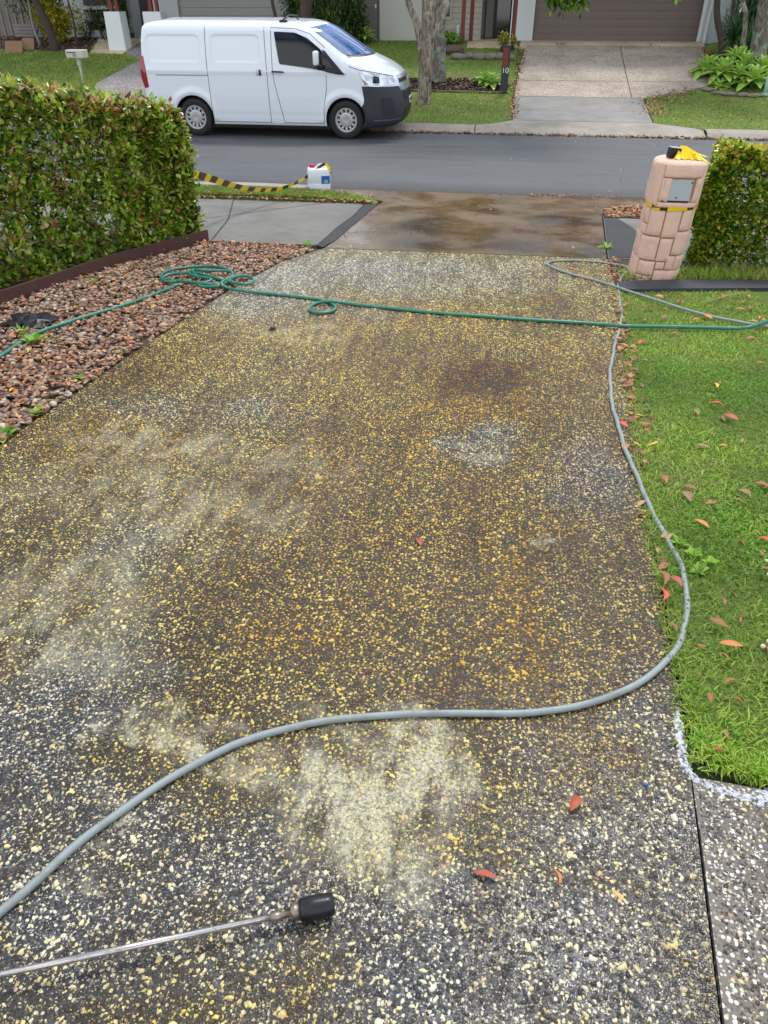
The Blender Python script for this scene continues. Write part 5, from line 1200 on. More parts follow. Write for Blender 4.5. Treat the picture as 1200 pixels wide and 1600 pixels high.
    # seams as thin sunk-looking strips
    def line(pts, name='door_seam', w_=.009, kind='x', off=.0012, mirror=False):
        V_, F_ = [], []; P = []
        for a, b_ in zip(pts, pts[1:]):
            k = max(1, int(math.dist(a, b_) / .05)); P += [(a[0] + (b_[0] - a[0]) * i / k, a[1] + (b_[1] - a[1]) * i / k) for i in range(k)]
        P.append(pts[-1])
        for i, p in enumerate(P):
            a, b_ = P[max(i - 1, 0)], P[min(i + 1, len(P) - 1)]; dx, dz = b_[0] - a[0], b_[1] - a[1]; l = math.hypot(dx, dz); nx, nz = -dz / l * w_ / 2, dx / l * w_ / 2
            for s in (1, -1): q = pt(kind, p[0] + nx * s, p[1] + nz * s, off + .001); V_.append((q.x, -q.y if mirror else q.y, q.z))
        for i in range(len(P) - 1): F_.append((2 * i, 2 * i + 2, 2 * i + 3, 2 * i + 1))
        return link(name, pymesh(V_, F_), M['seam'], root, True)
    for mir in (False, True):
        line([(1.34, 1.81), (1.33, 1.2), (1.35, .26)], mirror=mir); line([(2.47, 1.805), (2.49, 1.1), (2.50, .26)], mirror=mir)
        line([(2.60, 1.80), (2.60, 1.2), (2.62, .95), (2.72, .5), (2.77, .26)], mirror=mir); line([(2.60, 1.80), (3.05, 1.79), (3.32, 1.71), (3.60, 1.50)], mirror=mir, w_=.007)
        line([(3.62, 1.07), (3.62, .85), (3.56, .55), (3.55, .27)], mirror=mir); line([(2.77, .27), (3.55, .27)], mirror=mir)
        line([(1.36, .27), (2.49, .27)], mirror=mir)
        link('slide_rail', patch([(.30, 1.058), (1.32, 1.058), (1.32, 1.036), (.30, 1.036)], 'x', .004, .1, mir), M['silver'], root, True)
        link('slide_handle', patch(rp([(2.28, 1.155), (2.40, 1.155), (2.40, 1.05), (2.28, 1.05)], .02), 'x', .004, .1, mir), M['silver'], root, True)
        link('handle_recess', patch(rp([(2.335, 1.15), (2.375, 1.15), (2.375, 1.055), (2.335, 1.055)], .012), 'x', .008, .1, mir), M['black_trim'], root, True)
        line([(4.05, 1.22), (4.22, 1.165), (4.5, 1.12), (4.72, 1.075), (4.84, 1.035)], 'bonnet_seam', .009, 'x', .004, mir)
        s = 1 if mir else -1
        # mirror
        bm = bmesh.new(); boxm(3.42, 3.52, s * .96, s * 1.10, 1.24, 1.47, .035, 3, bm); link('mirror', bm_mesh(bm, True), M['paint'], root, True)
        link('mirror_arm', tube([Vector((3.62, s * .86, 1.20)), Vector((3.54, s * .96, 1.215)), Vector((3.47, s * 1.02, 1.245))], [.03, .032, .04], 8), M['black_trim'], root, True)
    # wiper and roof bits
    link('wiper', tube([pt('y', -.55, 1.39, .02), pt('y', -.2, 1.41, .02), pt('y', .15, 1.48, .018)], .008, 6), M['black_trim'], root, True)
    link('roof_aerial', tube([Vector((3.0, -.15, 1.88)), Vector((2.86, -.15, 1.95))], [.012, .006], 6), M['black_trim'], root, True)
    bmr = bmesh.new(); boxm(2.72, 2.86, -.62, -.52, 1.855, 1.91, .015, 2, bmr); link('roof_bar_foot', bm_mesh(bmr, True), M['black_trim'], root, True)
    link('roof_bar', tube([Vector((2.79, -.58, 1.91)), Vector((2.79, 0, 1.955)), Vector((2.79, .58, 1.91))], .013, 8), M['black_trim'], root, True)
    # wheels
    def wheel(cx, s):
        w_ = thing('wheel_holder', None, None) if False else None
        ty = [(.21, -.10), (.235, -.112), (.30, -.108), (.322, -.095), (.332, -.06), (.334, 0), (.332, .06), (.322, .095), (.30, .108), (.235, .112), (.21, .10)]
        me = fix_normals(pymesh(*lathem([(r, h) for r, h in ty], 48, 'Y'), smooth=True)); t_ = link('wheel', me, M['tyre'], root, True); t_.location = (cx, s * .795, .33)
        V_, F_ = lathem([(.0, -.092), (.06, -.096), (.105, -.094), (.128, -.086), (.134, -.06)], 30, 'Y'); parts = [(V_, F_)]
        parts.append(lathem([(.172, -.075), (.19, -.098), (.215, -.10), (.222, -.085), (.212, -.06)], 48, 'Y'))
        for k in range(12):
            a = k * math.pi / 6; ca, sa = math.cos(a), math.sin(a); q = []
            for (r, hw, y) in ((.12, .018, -.080), (.15, .020, -.088), (.185, .024, -.086)): q += [(ca * r - sa * hw, y, sa * r + ca * hw), (ca * r + sa * hw, y, sa * r - ca * hw), (ca * r + sa * hw, y + .02, sa * r - ca * hw), (ca * r - sa * hw, y + .02, sa * r + ca * hw)]
            f = []
            for j in (0, 4):
                for (e0, e1) in ((0, 1), (1, 2), (2, 3), (3, 0)): f.append((j + e0, j + e1, j + 4 + e1, j + 4 + e0))
            parts.append((q, f))
        V_, F_ = merge(*parts)
        if s > 0: V_ = [Vector((v[0], -v[1], v[2])) for v in V_]
        sub('rim', fix_normals(pymesh(V_, F_, False)), M['rim'], t_)
        V_, F_ = lathem([(0, -.045), (.205, -.045)], 32, 'Y')
        if s > 0: V_ = [(v[0], -v[1], v[2]) for v in V_]
        sub('hub', pymesh(V_, F_), M['rim_dark'], t_)
    for cx in (.97, 3.97):
        for s in (-1, 1): wheel(cx, s)
van()

# ------------------------------------------------------------------ house with the brown garage door
def text_mesh(body, size):
    fc = bpy.data.curves.new('txt', 'FONT'); fc.body = body; fc.size = size; fc.extrude = .002; fc.align_x = 'CENTER'; to = bpy.data.objects.new('t', fc); tm = bpy.data.meshes.new_from_object(to); bpy.data.objects.remove(to); return tm
def P_(name, mesh, m, root): return link(name, mesh, M[m], root)
def house_right():
    zb = 1.15
    h = thing('house', 'modern pale house with brown garage door and timber porch posts', 'house', (1.5, 27, zb))
    P_('wall', boxm(5.30, 6.25, 26.42, 26.8, zb - .2, 3.9), 'white_wall', h); P_('wall', boxm(.02, .56, 26.40, 26.8, zb, 3.9), 'white_wall', h)
    P_('wall', boxm(.56, 5.30, 26.45, 26.8, 3.35, 3.9), 'white_wall', h)
    P_('side_wall', boxm(6.0, 6.25, 26.802, 36, zb - .2, 3.9), 'cream_wall', h)
    gd = P_('garage_door', boxm(.56, 5.30, 26.62, 26.70, zb - .02, 3.349), 'garage', h)
    z = zb + .04; me = boxm(.58, 5.28, 26.585, 26.62, 0, .189, .002)
    for i in range(11): o = sub('door_panel', me, M['garage'], gd); o.location = (0, 0, z + i * .192)
    P_('entry_wall', boxm(-.98, .02, 28.0, 28.2, zb, 3.9), 'cream_wall', h); P_('entry_side', boxm(-.98, -.90, 26.62, 28.0, zb, 3.9), 'dark_frame', h)
    d = P_('front_door', boxm(-.66, -.06, 27.95, 28.0, zb + .08, 3.2), 'black_door', h); sub('door_glass', boxm(-.56, -.16, 27.93, 27.95, 1.5, 3.0), M['glass'], d)
    P_('porch_floor', boxm(-.98, .02, 26.6, 28.0, zb - .1, zb + .07), 'agg_cream', h)
    wl = P_('board_wall', boxm(-2.75, -.98, 26.55, 26.8, zb - .1, 3.9), 'cream_wall', h); me = boxm(-2.75, -.98, 26.515, 26.55, 0, .128, .006)
    for i in range(20):
        o = sub('weatherboard', me, M['board'], wl); o.location = (0, 0, zb - .08 + i * .137)
    w_ = P_('window', boxm(-2.30, -1.86, 26.46, 26.51, 1.72, 2.9), 'board', h); sub('pane', boxm(-2.22, -1.92, 26.455, 26.47, 1.80, 2.82), M['glass'], w_)
    P_('wall', boxm(-4.02, -2.75, 26.30, 26.5, zb - .15, 3.9), 'cream_wall', h); P_('plinth', boxm(-4.1, -2.7, 26.2, 26.3, zb - .2, zb + .04), 'cream_wall', h)
    P_('meter_box', boxm(-1.66, -1.48, 26.40, 26.5, zb - .05, zb + .22, .01), 'dark_frame', h); P_('conduit', boxm(-1.70, -1.62, 26.38, 26.5, zb - .1, 1.6, .01), 'white_wall', h)
    for (x, y) in ((-1.46, 25.45), (-1.24, 25.9), (.0, 25.8)): P_('porch_post', boxm(x - .055, x + .055, y - .055, y + .055, tz(y) - .05, 3.6, .006), 'timber_red', h)
    P_('white_pole', boxm(-.105, -.075, 25.7, 25.73, tz(25.7), 3.6, .004), 'white_wall', h)
    dp = P_('downpipe', tube([Vector((5.47, 26.33, 3.8)), Vector((5.47, 26.33, 1.18)), Vector((5.47, 26.22, 1.10))], .045, 12), 'white_wall', h); P_('garage_trim', boxm(5.262, 5.36, 26.36, 26.42, zb, 3.4, .006), 'white_wall', h)
    V = [(-4.6, 24.9, 3.9), (6.8, 24.9, 3.9), (6.8, 37, 3.9), (-4.6, 37, 3.9), (-2, 29, 5.6), (4.2, 29, 5.6), (4.2, 33, 5.6), (-2, 33, 5.6)]
    P_('roof', fix_normals(pymesh(V, [(0, 1, 5, 4), (1, 2, 6, 5), (2, 3, 7, 6), (3, 0, 4, 7), (4, 5, 6, 7), (0, 3, 2, 1)])), 'roof', h)
    P_('back_wall', boxm(-4.02, 6.0, 35.8, 36, zb - .2, 3.9), 'cream_wall', h); P_('side_wall', boxm(-4.02, -3.8, 26.502, 35.8, zb - .2, 3.9), 'cream_wall', h)
    g = thing('side_gate', 'grey metal slat gate left of the pale house wall', 'gate', (-4.35, 26.35, zb))
    P_('gate_frame', boxm(-4.09, -4.03, 26.30, 26.36, zb - .05, 2.9), 'dark_frame', g); P_('gate_frame', boxm(-4.72, -4.67, 26.30, 26.36, zb - .05, 2.9), 'dark_frame', g)
    me = boxm(-4.67, -4.09, 26.31, 26.335, 0, .088, .004)
    for i in range(17): P_('slat', me, 'gate', g).location = (0, 0, zb + .01 + i * .102)
    P_('latch', boxm(-4.15, -4.11, 26.27, 26.31, 2.0, 2.1, .005), 'steel', g)
house_right()
def house_left():
    zb = 1.15; h = thing('house', 'pale house with white tapered porch columns behind the van', 'house', (-9, 27.5, zb))
    P_('wall', boxm(-11.5, -10.55, 26.9, 27.2, zb - .2, 3.9), 'white_wall', h)
    gd = P_('garage_door', boxm(-10.54, -6.5, 27.05, 27.1, zb, 3.3), 'garage_l', h); me = boxm(-10.53, -6.52, 27.02, 27.05, 0, .205, .006)
    for i in range(10): sub('door_panel', me, M['garage_l'], gd).location = (0, 0, zb + .01 + i * .212)
    P_('wall', boxm(-10.54, -6.5, 26.9, 27.2, 3.3, 3.9), 'cream_wall', h); P_('wall', boxm(-6.5, -5.0, 26.9, 27.2, zb - .2, 3.9), 'cream_wall', h)
    P_('wall', boxm(-14.6, -13.75, 27.0, 27.2, zb - .2, 3.9), 'white_wall', h); P_('wall', boxm(-13.75, -12.55, 27.0, 27.2, zb - .2, 1.40), 'white_wall', h)
    w_ = P_('window', boxm(-13.75, -12.55, 27.02, 27.10, 1.40, 2.05), 'glass', h); sub('frame', boxm(-13.75, -12.55, 26.98, 27.02, 1.95, 2.05, .004), M['white_wall'], w_)
    P_('wall', boxm(-13.75, -12.55, 27.0, 27.2, 2.06, 3.9), 'dark_frame', h); P_('wall', boxm(-12.55, -11.5, 27.8, 28, zb - .2, 3.9), 'white_wall', h); P_('entry_recess', boxm(-12.2, -11.6, 27.75, 27.8, zb, 3.1), 'dark_frame', h)
    me_w = 'white_wall'
    def column(x0, x1, y, taper):
        V = []
        for z, t in ((tz(y) - .1, 0), (1.93, taper)):
            V += [(x0 + t, y, z), (x1 - t, y, z), (x1 - t, y + .45, z), (x0 + t, y + .45, z)]
        c = P_('column', pymesh(V, [(0, 1, 5, 4), (1, 2, 6, 5), (2, 3, 7, 6), (3, 0, 4, 7), (4, 5, 6, 7)]), me_w, h); xm = (x0 + x1) / 2
        sub('timber_post', boxm(xm - .13, xm - .03, y + .15, y + .28, 1.93, 3.8), M['timber_red'], c); sub('timber_post', boxm(xm + .05, xm + .13, y + .2, y + .3, 1.93, 3.8), M['timber_red'], c)
    column(-11.83, -11.30, 24.3, .03); column(-10.68, -10.10, 24.4, .02)
    V = [(-15.2, 23.8, 3.9), (-4.9, 23.8, 3.9), (-4.9, 37, 3.9), (-15.2, 37, 3.9), (-12, 29, 5.6), (-8, 29, 5.6), (-8, 33, 5.6), (-12, 33, 5.6)]
    P_('roof', fix_normals(pymesh(V, [(0, 1, 5, 4), (1, 2, 6, 5), (2, 3, 7, 6), (3, 0, 4, 7), (4, 5, 6, 7), (0, 3, 2, 1)])), 'roof', h)
    P_('side_wall', boxm(-5.2, -5.0, 27.202, 36, zb - .2, 3.9), 'cream_wall', h); P_('side_wall', boxm(-14.6, -14.4, 27.202, 36, zb - .2, 3.9), 'cream_wall', h)
    bf = thing('low_screen', 'low grey horizontal board screen beneath the yellow shrub', 'screen', (-14.9, 25.9, tz(25.9)))
    me = boxm(-15.7, -14.1, 25.88, 25.9, 0, .07, .004)
    for i in range(4): P_('board', me, 'paling', bf).location = (0, 0, tz(25.9) + .04 + i * .09)
    f = thing('paling_fence', 'tall grey weathered paling fence at the far left', 'fence', (-17, 25.5, tz(25.5)))
    for i in range(40):
        x = -18.7 + i * .095; y = 25.2 + i * .035; hh = random.uniform(-.03, .03)
        P_('paling', boxm(x - .012, x + .104, y + .022 * (i % 2), y + .02 + .022 * (i % 2), tz(y) - .05, 3.1 + hh), 'paling', f)
    P_('rail', boxm(-18.7, -14.9, 26.72, 26.78, 2.4, 2.48), 'paling', f)
    for (px, py, Y, w2, lb) in ((2, 83, 24.3, .62, 'large square brown board leaning on the far fence, left one'), (29, 78, 24.9, .42, 'smaller brown board leaning on the far fence, right one')):
        p = G(px, py); o = link('leaning_board', boxm(0, w2 * .85, 0, .03, 0, .36, .004), M['ply']); o.location = (p.x + .12, p.y, p.z); o.rotation_euler = (R_(-32), 0, .12); tag(o, lb, 'board')
house_left()
# letterbox on a post
def letterbox():
    y = 21.2; x = -11.22; z = tz(y); r = thing('letterbox', 'pale metal letterbox on a thin post on the left lawn', 'letterbox', (x, y, z))
    P_('post', tube([Vector((x, y, z - .05)), Vector((x - .01, y, .97))], .028, 8), 'letterbox', r); P_('bracket', boxm(x - .05, x + .04, y - .05, y + .04, .80, .97, .004), 'letterbox', r)
    b_ = P_('box', boxm(x - .26, x + .22, y - .15, y + .15, .965, 1.15, .015), 'letterbox', r); sub('slot', boxm(x - .22, x + .02, y - .158, y - .15, 1.085, 1.10), M['seam'], b_)
    sub('plate', boxm(x - .06, x + .03, y - .156, y - .15, 1.0, 1.07), M['kerb'], b_)
letterbox()
def post10():
    y = 21.0; x0, x1 = -.215, -.035; z = tz(y); r = thing('number_post', 'charcoal and timber bollard marked 10 beside the far driveway', 'number post', ((x0 + x1) / 2, y, z))
    P_('post', boxm(x0, x1, y, y + .13, z - .05, 1.31, .006), 'post_dark', r); P_('timber_face', boxm(x0 + .012, x1 - .045, y - .012, y, .86, 1.28, .004), 'timber_red', r)
    P_('cap', boxm(x0 - .006, x1 + .006, y - .016, y + .136, 1.31, 1.325, .003), 'post_dark', r)
    o = link('number', text_mesh('10', .17), M['label_white'], r); o.location = ((x0 + x1) / 2 + .0, y - .004, .755); o.rotation_euler = (math.pi / 2, 0, 0)
post10()
def path_light(px, py, label):
    p = G(px, py); r = thing('path_light', label, 'garden light', p)
    P_('spike', tube([p, p + Vector((0, 0, .30))], .012, 6), 'bark_dark', r); o = link('head', fix_normals(pymesh(*lathem([(0, .28), (.03, .29), (.055, .38), (.06, .40), (0, .43)], 10))), M['dark_frame'], r, True)
path_light(808, 92, 'small dark garden light at the edge of the far driveway')

# ------------------------------------------------------------------ trees
def limb(pts, rads, seg=12, wob=.05): return tubem(smooth_path(pts, .12), list(np.interp(np.linspace(0, 1, len(smooth_path(pts, .12))), np.linspace(0, 1, len(rads)), rads)), seg, wob)
def crown(c, R, n, m, root, leaf=.11, name='crown', droop=[]):
    c = np.array(c); k = n; nc = 70; cc = rng.normal(0, 1, (nc, 3)); cc /= np.linalg.norm(cc, axis=1)[:, None]; cc = c + cc * np.array(R) * rng.uniform(.45, 1, (nc, 1))
    if droop: cc = np.vstack([cc, np.array(droop)]) 
    idx = rng.integers(0, len(cc), k); p = cc[idx] + rng.normal(0, 1, (k, 3)) * np.array([.30, .30, .22])
    if droop:
        isd = idx >= nc; p[isd] = cc[idx[isd]] + rng.normal(0, 1, (isd.sum(), 3)) * np.array([.08, .08, .09])
    s = rng.uniform(.7, 1.2, k) * leaf
    me = scatter(LEAF_V, LEAF_F, p, rot_arrays(rng.uniform(0, 6.28, k), rng.uniform(-1.6, -.2, k), rng.uniform(-.5, .5, k)), np.stack([s * .8, s, s], 1), rng.random(k), smooth=False)
    tag(link(name, me, m, root), kind='stuff')
def street_tree():
    b0 = G(662, 162); x, y, z = b0.x, b0.y, b0.z
    r = thing('tree', 'multi-stemmed tree with rough pale bark on the far verge', 'tree', b0)
    V = []; f = lambda px, py, Y: AT(px, py, Y)
    tr = limb([b0 - Vector((0, 0, .1)), f(664, 130, y + .02), f(665, 100, y), f(667, 75, y), f(672, 48, y)], [.19, .155, .14, .15, .13], 18, .06)
    link('trunk', pymesh(*tr, smooth=True), M['bark'], r)
    tops = []
    for a in ([(660, 82), (652, 40), (636, -5), (622, -60)], [(670, 70), (668, 30), (664, -10), (655, -80)], [(668, 62), (684, 40), (698, 5), (712, -50)], [(672, 50), (676, 10), (682, -40), (690, -120)]):
        q = [f(px, py, y + .05 * i) for i, (px, py) in enumerate(a)]; q.append(q[-1] + (q[-1] - q[-2]).normalized() * 1.2 + Vector((0, 0, .6))); link('limb', pymesh(*limb(q, [.10, .075, .065, .055, .03], 12), smooth=True), M['bark'], r); tops.append(q[-1])
    drop = [AT(px, py, 18.6) for px, py in ((866, -14), (878, -6), (890, -4), (903, -14), (908, -4), (862, -8), (875, -20), (898, -22), (1056, -22))]
    br = [AT(660, -60, y), Vector((-.6, y - .3, 4.2)), Vector((1.4, 18.9, 3.4)), AT(885, -6, 18.6)]
    link('limb', pymesh(*limb(br, [.06, .045, .03, .01], 8), smooth=True), M['bark'], r)
    crown((x + 2.2, y, 6.0), (2.3, 2.2, 1.3), 7500, M['tree_leaf'], r, .13, droop=[tuple(v) for v in drop])
    b1 = G(686, 128); r2 = thing('tree', 'single lichen-patched trunk standing in the mulch bed', 'tree', b1)
    q = [b1 - Vector((0, 0, .1)), AT(686, 100, b1.y), AT(686, 60, b1.y), AT(687, 20, b1.y), AT(688, -40, b1.y), AT(690, -40, b1.y) + Vector((.1, 0, 2))]
    link('trunk', pymesh(*limb(q, [.20, .155, .145, .14, .13, .08], 16, .04), smooth=True), M['bark2'], r2)
    crown((b1.x + 1.6, b1.y + .8, 6.4), (1.6, 1.6, 1.1), 3500, M['tree_leaf'], r2, .13)
    # bark furrows: ridges raised on the near trunk
    vf = []
    for i in range(46):
        a = random.uniform(0, 6.28); h = random.uniform(.0, 1.0); zz = z + h; rad = .165 - .03 * min(1, h * 1.6); p = Vector((x + rad * math.cos(a), y + rad * math.sin(a), zz)); l = random.uniform(.12, .4)
        vf.append(tubem([p, p + Vector((random.uniform(-.01, .01), random.uniform(-.01, .01), l * .5)), p + Vector((random.uniform(-.012, .012), 0, l))], [.004, .014, .004], 5))
    tag(link('bark_ridges', pymesh(*merge(*vf), smooth=True), M['bark'], r), kind='stuff')
street_tree()
def small_tree(pix, Y, rads, label, m='bark_dark', top=None, cr=True, name='tree'):
    q = [AT(px, py, Y) for px, py in pix]; q[0] = Vector((q[0].x, Y, tz(Y) - .06)); q.append(q[-1] + (q[-1] - q[-2]).normalized() * 1.0 + Vector((0, 0, .9))); r = thing(name, label, 'tree', (q[0].x, Y, tz(Y)))
    link('trunk', pymesh(*limb(q, rads, 12, .03), smooth=True), M[m], r)
    if cr: crown((q[-1].x, q[-1].y, q[-1].z + .8), (1.1, 1.1, .7), 2200, M['bush_leaf'], r, .13)
    return r
small_tree([(1132, 92), (1127, 60), (1121, 30), (1122, -10)], 23.6, [.10, .08, .075, .07, .04], 'slim brown trunk curving up beside the white downpipe wall')
small_tree([(1160, 90), (1163, 50), (1165, 20), (1160, -10)], 23.4, [.07, .06, .055, .05, .03], 'slim pale trunk between yucca and palm on the right', 'bark')
small_tree([(1183, 96), (1190, 50), (1196, 10), (1201, -30)], 22.8, [.22, .2, .17, .15, .12], 'thick grey ringed palm trunk at the right edge', 'bark2')
small_tree([(1146, 85), (1143, 50), (1146, 10), (1150, -20)], 24.6, [.06, .05, .05, .05, .03], 'dim thin trunk behind the slim brown trunk', 'bark_dark')
small_tree([(478, 110), (478, 60), (478, 20), (478, -10)], 22.6, [.17, .15, .14, .13, .1], 'stout grey brown trunk rising behind the van roof', 'bark_dark')
small_tree([(440, 100), (436, 50), (428, 15), (424, -8)], 23.4, [.06, .05, .045, .04, .02], 'thin leaning trunk behind the van roof', 'bark_dark', cr=False)
small_tree([(88, 76), (76, 45), (62, 15), (52, -10)], 24.4, [.14, .12, .10, .09, .05], 'dark leaning trunk among the yellow leaves at upper left', 'bark_dark')
small_tree([(64, 74), (52, 40), (46, 10), (42, -10)], 24.8, [.05, .04, .03, .03, .02], 'thin pale leaning stem left of the dark trunk', 'paling', cr=False)
small_tree([(120, 72), (116, 40), (112, 20), (108, 8)], 24.8, [.035, .03, .02, .015, .008], 'thin bare sapling in front of the white wall', 'bark_dark', cr=False)

# ------------------------------------------------------------------ shrubs and garden plants
def shrub(name, label, c, R, n, m, leaf, flat=1.0, upright=False, cat='shrub'):
    r = thing(name, label, cat, (c[0], c[1], tz(c[1])))
    u = rng.normal(0, 1, (n, 3)); u /= np.linalg.norm(u, axis=1)[:, None]; rad = rng.random(n) ** .4
    ncl = 26; cl = rng.normal(0, .55, (ncl, 3)); idx = rng.integers(0, ncl, n); p = np.array(c) + (u * rad[:, None] * .55 + cl[idx] * .75) * np.array(R); p[:, 2] = np.maximum(p[:, 2], TZ(p[:, 1]) + .02)
    s = rng.uniform(.6, 1.2, n) * leaf; tilt = rng.uniform(.8, 1.6, n) if upright else rng.uniform(-.9, 1.2, n)
    me = scatter(LF4_V, LF4_F, p, rot_arrays(rng.uniform(0, 6.28, n), tilt, rng.uniform(-.5, .5, n)), np.stack([s * flat, s, s], 1), rng.random(n), smooth=False); tag(link('foliage', me, m, r), kind='stuff')
    vf = []
    for i in range(7):
        b0 = Vector((c[0] + random.uniform(-.3, .3) * R[0], c[1] + random.uniform(-.2, .2), tz(c[1]) - .03)); t_ = Vector((c[0] + random.uniform(-.8, .8) * R[0], c[1] + random.uniform(-.5, .5) * R[1], c[2] + random.uniform(.0, .7) * R[2])); vf.append(tubem([b0, b0.lerp(t_, .5) + Vector((0, 0, .1)), t_], [.02, .014, .006], 5))
    tag(link('stems', pymesh(*merge(*vf), smooth=True), M['bark_dark'], r), kind='stuff')
    return r
a = AT(510, 30, 24.6); shrub('bamboo_clump', 'dense green bamboo clump left of the grey gate', (a.x - .1, 24.9, 1.9), (.75, .5, 1.0), 9000, M['bush_leaf'], .16, .35, True)
a = AT(548, 40, 25.2); shrub('shrub', 'leafy green bush against the grey gate', (a.x - .05, 25.4, 1.7), (.45, .4, .8), 4500, M['bush_leaf'], .10)
a = AT(460, 10, 24.8); shrub('shrub', 'dark green bush behind the grey brown trunk', (a.x, 25.0, 2.0), (.35, .3, .5), 2000, M['bush_leaf'], .11)
a = AT(82, 40, 25.2); shrub('shrub', 'bright yellow-green shrub around the dark leaning trunk', (a.x + .05, 25.2, 1.7), (.6, .4, .7), 4200, M['yellow_leaf'], .13)
a = AT(60, 5, 25.2); shrub('shrub', 'olive green shrub hanging over the paling fence', (a.x, 25.1, 2.5), (1.0, .5, .5), 2800, M['bush_leaf'], .11)
a = AT(150, 10, 25.4); shrub('shrub', 'loose dark shrub in front of the left house window', (a.x, 25.6, 1.8), (.6, .4, .6), 420, M['bush_leaf'], .10)
a = AT(135, 60, 25.4); shrub('shrub', 'small dark shrub at the foot of the white wall', (a.x, 25.5, 1.4), (.3, .3, .3), 400, M['bush_leaf'], .08)
a = AT(192, 30, 26.2); shrub('creeper', 'dark green creeper beside the white porch column', (a.x, 26.2, 1.9), (.22, .2, .6), 2200, M['bush_leaf'], .08, cat='creeper')
a = AT(1165, 40, 25.4); shrub('shrub', 'very dark shrub mass behind the palm at upper right', (6.9, 25.6, 2.0), (.9, .7, 1.1), 9000, M['yucca'], .2, .3, True)
shrub('shrub', 'dark leafy background shrub at the far right edge', (8.2, 25.4, 1.9), (.9, .7, 1.1), 6000, M['bush_leaf'], .13)
a = AT(704, 62, 25.4); shrub('shrub', 'low green and yellow plant by the weatherboard wall', (a.x, 25.3, 1.35), (.28, .2, .16), 500, M['weed'], .1)
a = AT(787, 68, 24.6); shrub('shrub', 'yellow-leaved plant behind the number post', (a.x, 24.6, 1.22), (.16, .12, .22), 260, M['yellow_leaf'], .1)
a = AT(802, 65, 24.9); shrub('shrub', 'small yellow-tipped plant beside the red porch post', (a.x, 24.9, 1.25), (.1, .1, .14), 140, M['yellow_leaf'], .09)
pt_ = AT(478, 42, 25.0)
pb = thing('planter', 'pale square planter with grassy leaves behind the van', 'planter', (pt_.x - .2, 25.6, tz(25.6)))
P_('pot', boxm(pt_.x - .55, pt_.x + .05, 25.4, 25.8, tz(25.4) - .05, 1.62, .01), 'pot', pb)
k = 300; s = rng.uniform(.3, .6, k); me = scatter(BL_V, BL_F, np.stack([rng.uniform(pt_.x - .5, pt_.x, k), rng.uniform(25.45, 25.75, k), np.full(k, 1.6)], 1), rot_arrays(rng.uniform(0, 6.28, k), -rng.uniform(0, .5, k)), np.stack([s * .06, s, s], 1), rng.random(k)); tag(link('leaves', me, M['bush_leaf'], pb), kind='stuff')

# agaves: every large leaf its own part
def agave_leaf():
    V, F = [], []; n_ = 7
    for j in range(n_ + 1):
        t = j / n_; w_ = .19 * (math.sin(math.pi * min(1, .14 + t * .86)) ** .85) * (1 if t < .98 else .1); z = .30 * t - .34 * t * t
        V += [(-w_, t, z + .05 * (w_ / .15)), (0, t, z - .012), (w_, t, z + .05 * (w_ / .15)), (0, t, z - .03)]
    for j in range(n_):
        a = j * 4; F += [(a, a + 1, a + 5, a + 4), (a + 1, a + 2, a + 6, a + 5), (a + 2, a + 3, a + 7, a + 6), (a + 3, a, a + 4, a + 7)]
    return fix_normals(pymesh(V, F, True))
AGL = agave_leaf(); AGL.materials.append(M['agave'])
def agave(px, py, Y, r, label, n_=30, group=None):
    p = AT(px, py, Y); base = Vector((p.x, Y, tz(Y))); root = thing('agave', label, 'agave', base)
    h = p.z - base.z
    link('stem', tube([Vector((p.x, Y, base.z - .03)), Vector((p.x, Y, p.z))], [.045, .035], 8), M['weed'], root)
    for i in range(n_):
        o = bpy.data.objects.new('leaf', AGL); col.objects.link(o); o.parent = root; t = i / n_
        o.location = (0, 0, h + .05 * t); o.rotation_euler = Euler((R_(-22 + 95 * t ** 1.1 + random.uniform(-6, 6)), random.uniform(-.1, .1), i * 2.4), 'XYZ'); s = r * 1.22 * (1 - .45 * t) * random.uniform(.9, 1.1); o.scale = (s * 1.1, s, s)
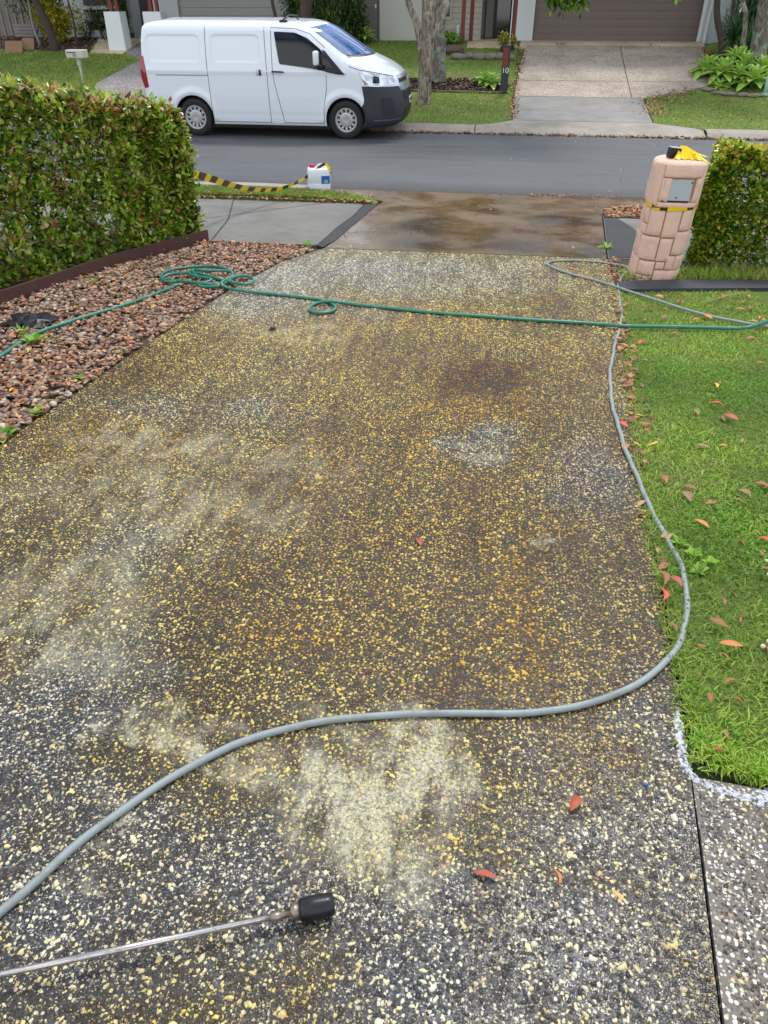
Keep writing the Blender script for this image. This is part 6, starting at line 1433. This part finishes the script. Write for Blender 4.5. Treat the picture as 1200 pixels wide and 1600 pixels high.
        # Euler XYZ applies X first, then Z: leaf lifts, then turns about the stem
for q in [(1105, 108, 22.6, .46, 'leftmost agave of the clump beside the far driveway'), (1128, 115, 22.1, .50, 'big bright agave second from left in the clump'),
          (1150, 95, 22.9, .46, 'agave at the back of the clump below the yucca'), (1152, 122, 21.9, .44, 'agave low in the middle of the clump'),
          (1175, 128, 21.7, .52, 'large yellow-green agave near the right edge'), (1190, 112, 22.2, .50, 'agave at the right edge of the clump'),
          (1122, 138, 21.7, .30, 'small low agave at the front left of the clump'), (1162, 105, 22.5, .46, 'agave half hidden in the middle back of the clump'),
          (768, 132, 21.45, .36, 'bright green agave left of the number post'), (757, 128, 21.6, .30, 'smaller agave beside the mulch bed'),
          (570, 56, 25.3, .34, 'small agave in front of the grey gate')]: agave(*q)
def yucca(px, py, Y, r, label, n_=60):
    p = AT(px, py, Y); root = thing('yucca', label, 'yucca', (p.x, Y, tz(Y))); k = n_; s = rng.uniform(.7, 1.1, k) * r
    me = scatter(BL_V, BL_F, np.tile(np.array(p)[None], (k, 1)), rot_arrays(rng.uniform(0, 6.28, k), -rng.uniform(-.2, 1.5, k)), np.stack([s * .07, s, s], 1), rng.random(k)); tag(link('leaves', me, M['yucca'], root), kind='stuff')
    link('trunk', tube([Vector((p.x, Y, tz(Y) - .04)), p], .05, 8), M['bark_dark'], root)
yucca(1148, 62, 23.9, .8, 'spiky dark green yucca between the trunks at upper right', 90)
yucca(1170, 75, 24.3, .7, 'second spiky yucca behind the palm trunk', 70)
# rocks, boulder, bed rim
def rock(px, py, rx, ry, rz, m, label, name='rock', cat='rock', group=None, rot=0):
    p = G(px, py); bm = bmesh.new(); bmesh.ops.create_icosphere(bm, subdivisions=2, radius=1); rr = random.Random(px * 7 + py)
    for v in bm.verts: v.co = Vector((v.co.x * rx, v.co.y * ry, v.co.z * rz)) * (1 + rr.uniform(-.13, .13))
    o = link(name, bm_mesh(bm, False), M[m]); o.location = p + Vector((0, 0, rz * .5)); o.rotation_euler = (0, 0, rot); return tag(o, label, cat, group)
rock(709, 84, .34, .2, .15, 'rock_d', 'large dark brown boulder right of the lichen trunk', 'boulder', 'boulder', rot=.2)
rock(688, 78, .16, .14, .12, 'rock', 'small grey rock left of the dark boulder')
for i, (px, py, rx, lb) in enumerate([(716, 92, .22, 'grey edging stone under the dark boulder'), (733, 91, .18, 'second edging stone from the boulder'), (749, 92, .2, 'middle edging stone below the porch'), (766, 92, .2, 'flat pale edging stone below the porch'), (781, 92, .17, 'edging stone just left of the number post'), (797, 94, .14, 'last edging stone right of the number post')]): rock(px, py, rx, .14, .10, 'rock', lb, 'edging_stone', 'stone')
for i, (px, py) in enumerate([(1108, 142), (1123, 147), (1140, 149), (1160, 150), (1178, 151)]): rock(px, py, .17, .09, .05, 'rock', ['leftmost pale rim stone under the agaves', 'second rim stone under the agaves', 'middle rim stone under the agaves', 'fourth rim stone under the agaves', 'rim stone beside the pale green post'][i], 'rim_stone', 'stone')
p = G(1192, 150); gp = thing('service_post', 'pale green post at the right edge beside the agaves', 'post', p)
P_('post', tube([p + Vector((0.03, 0, -.02)), p + Vector((.03, 0, .42))], .05, 12), 'green_post', gp); P_('foot', tube([p + Vector((.03, 0, 0)), p + Vector((.03, 0, .06))], .075, 12), 'green_post', gp)
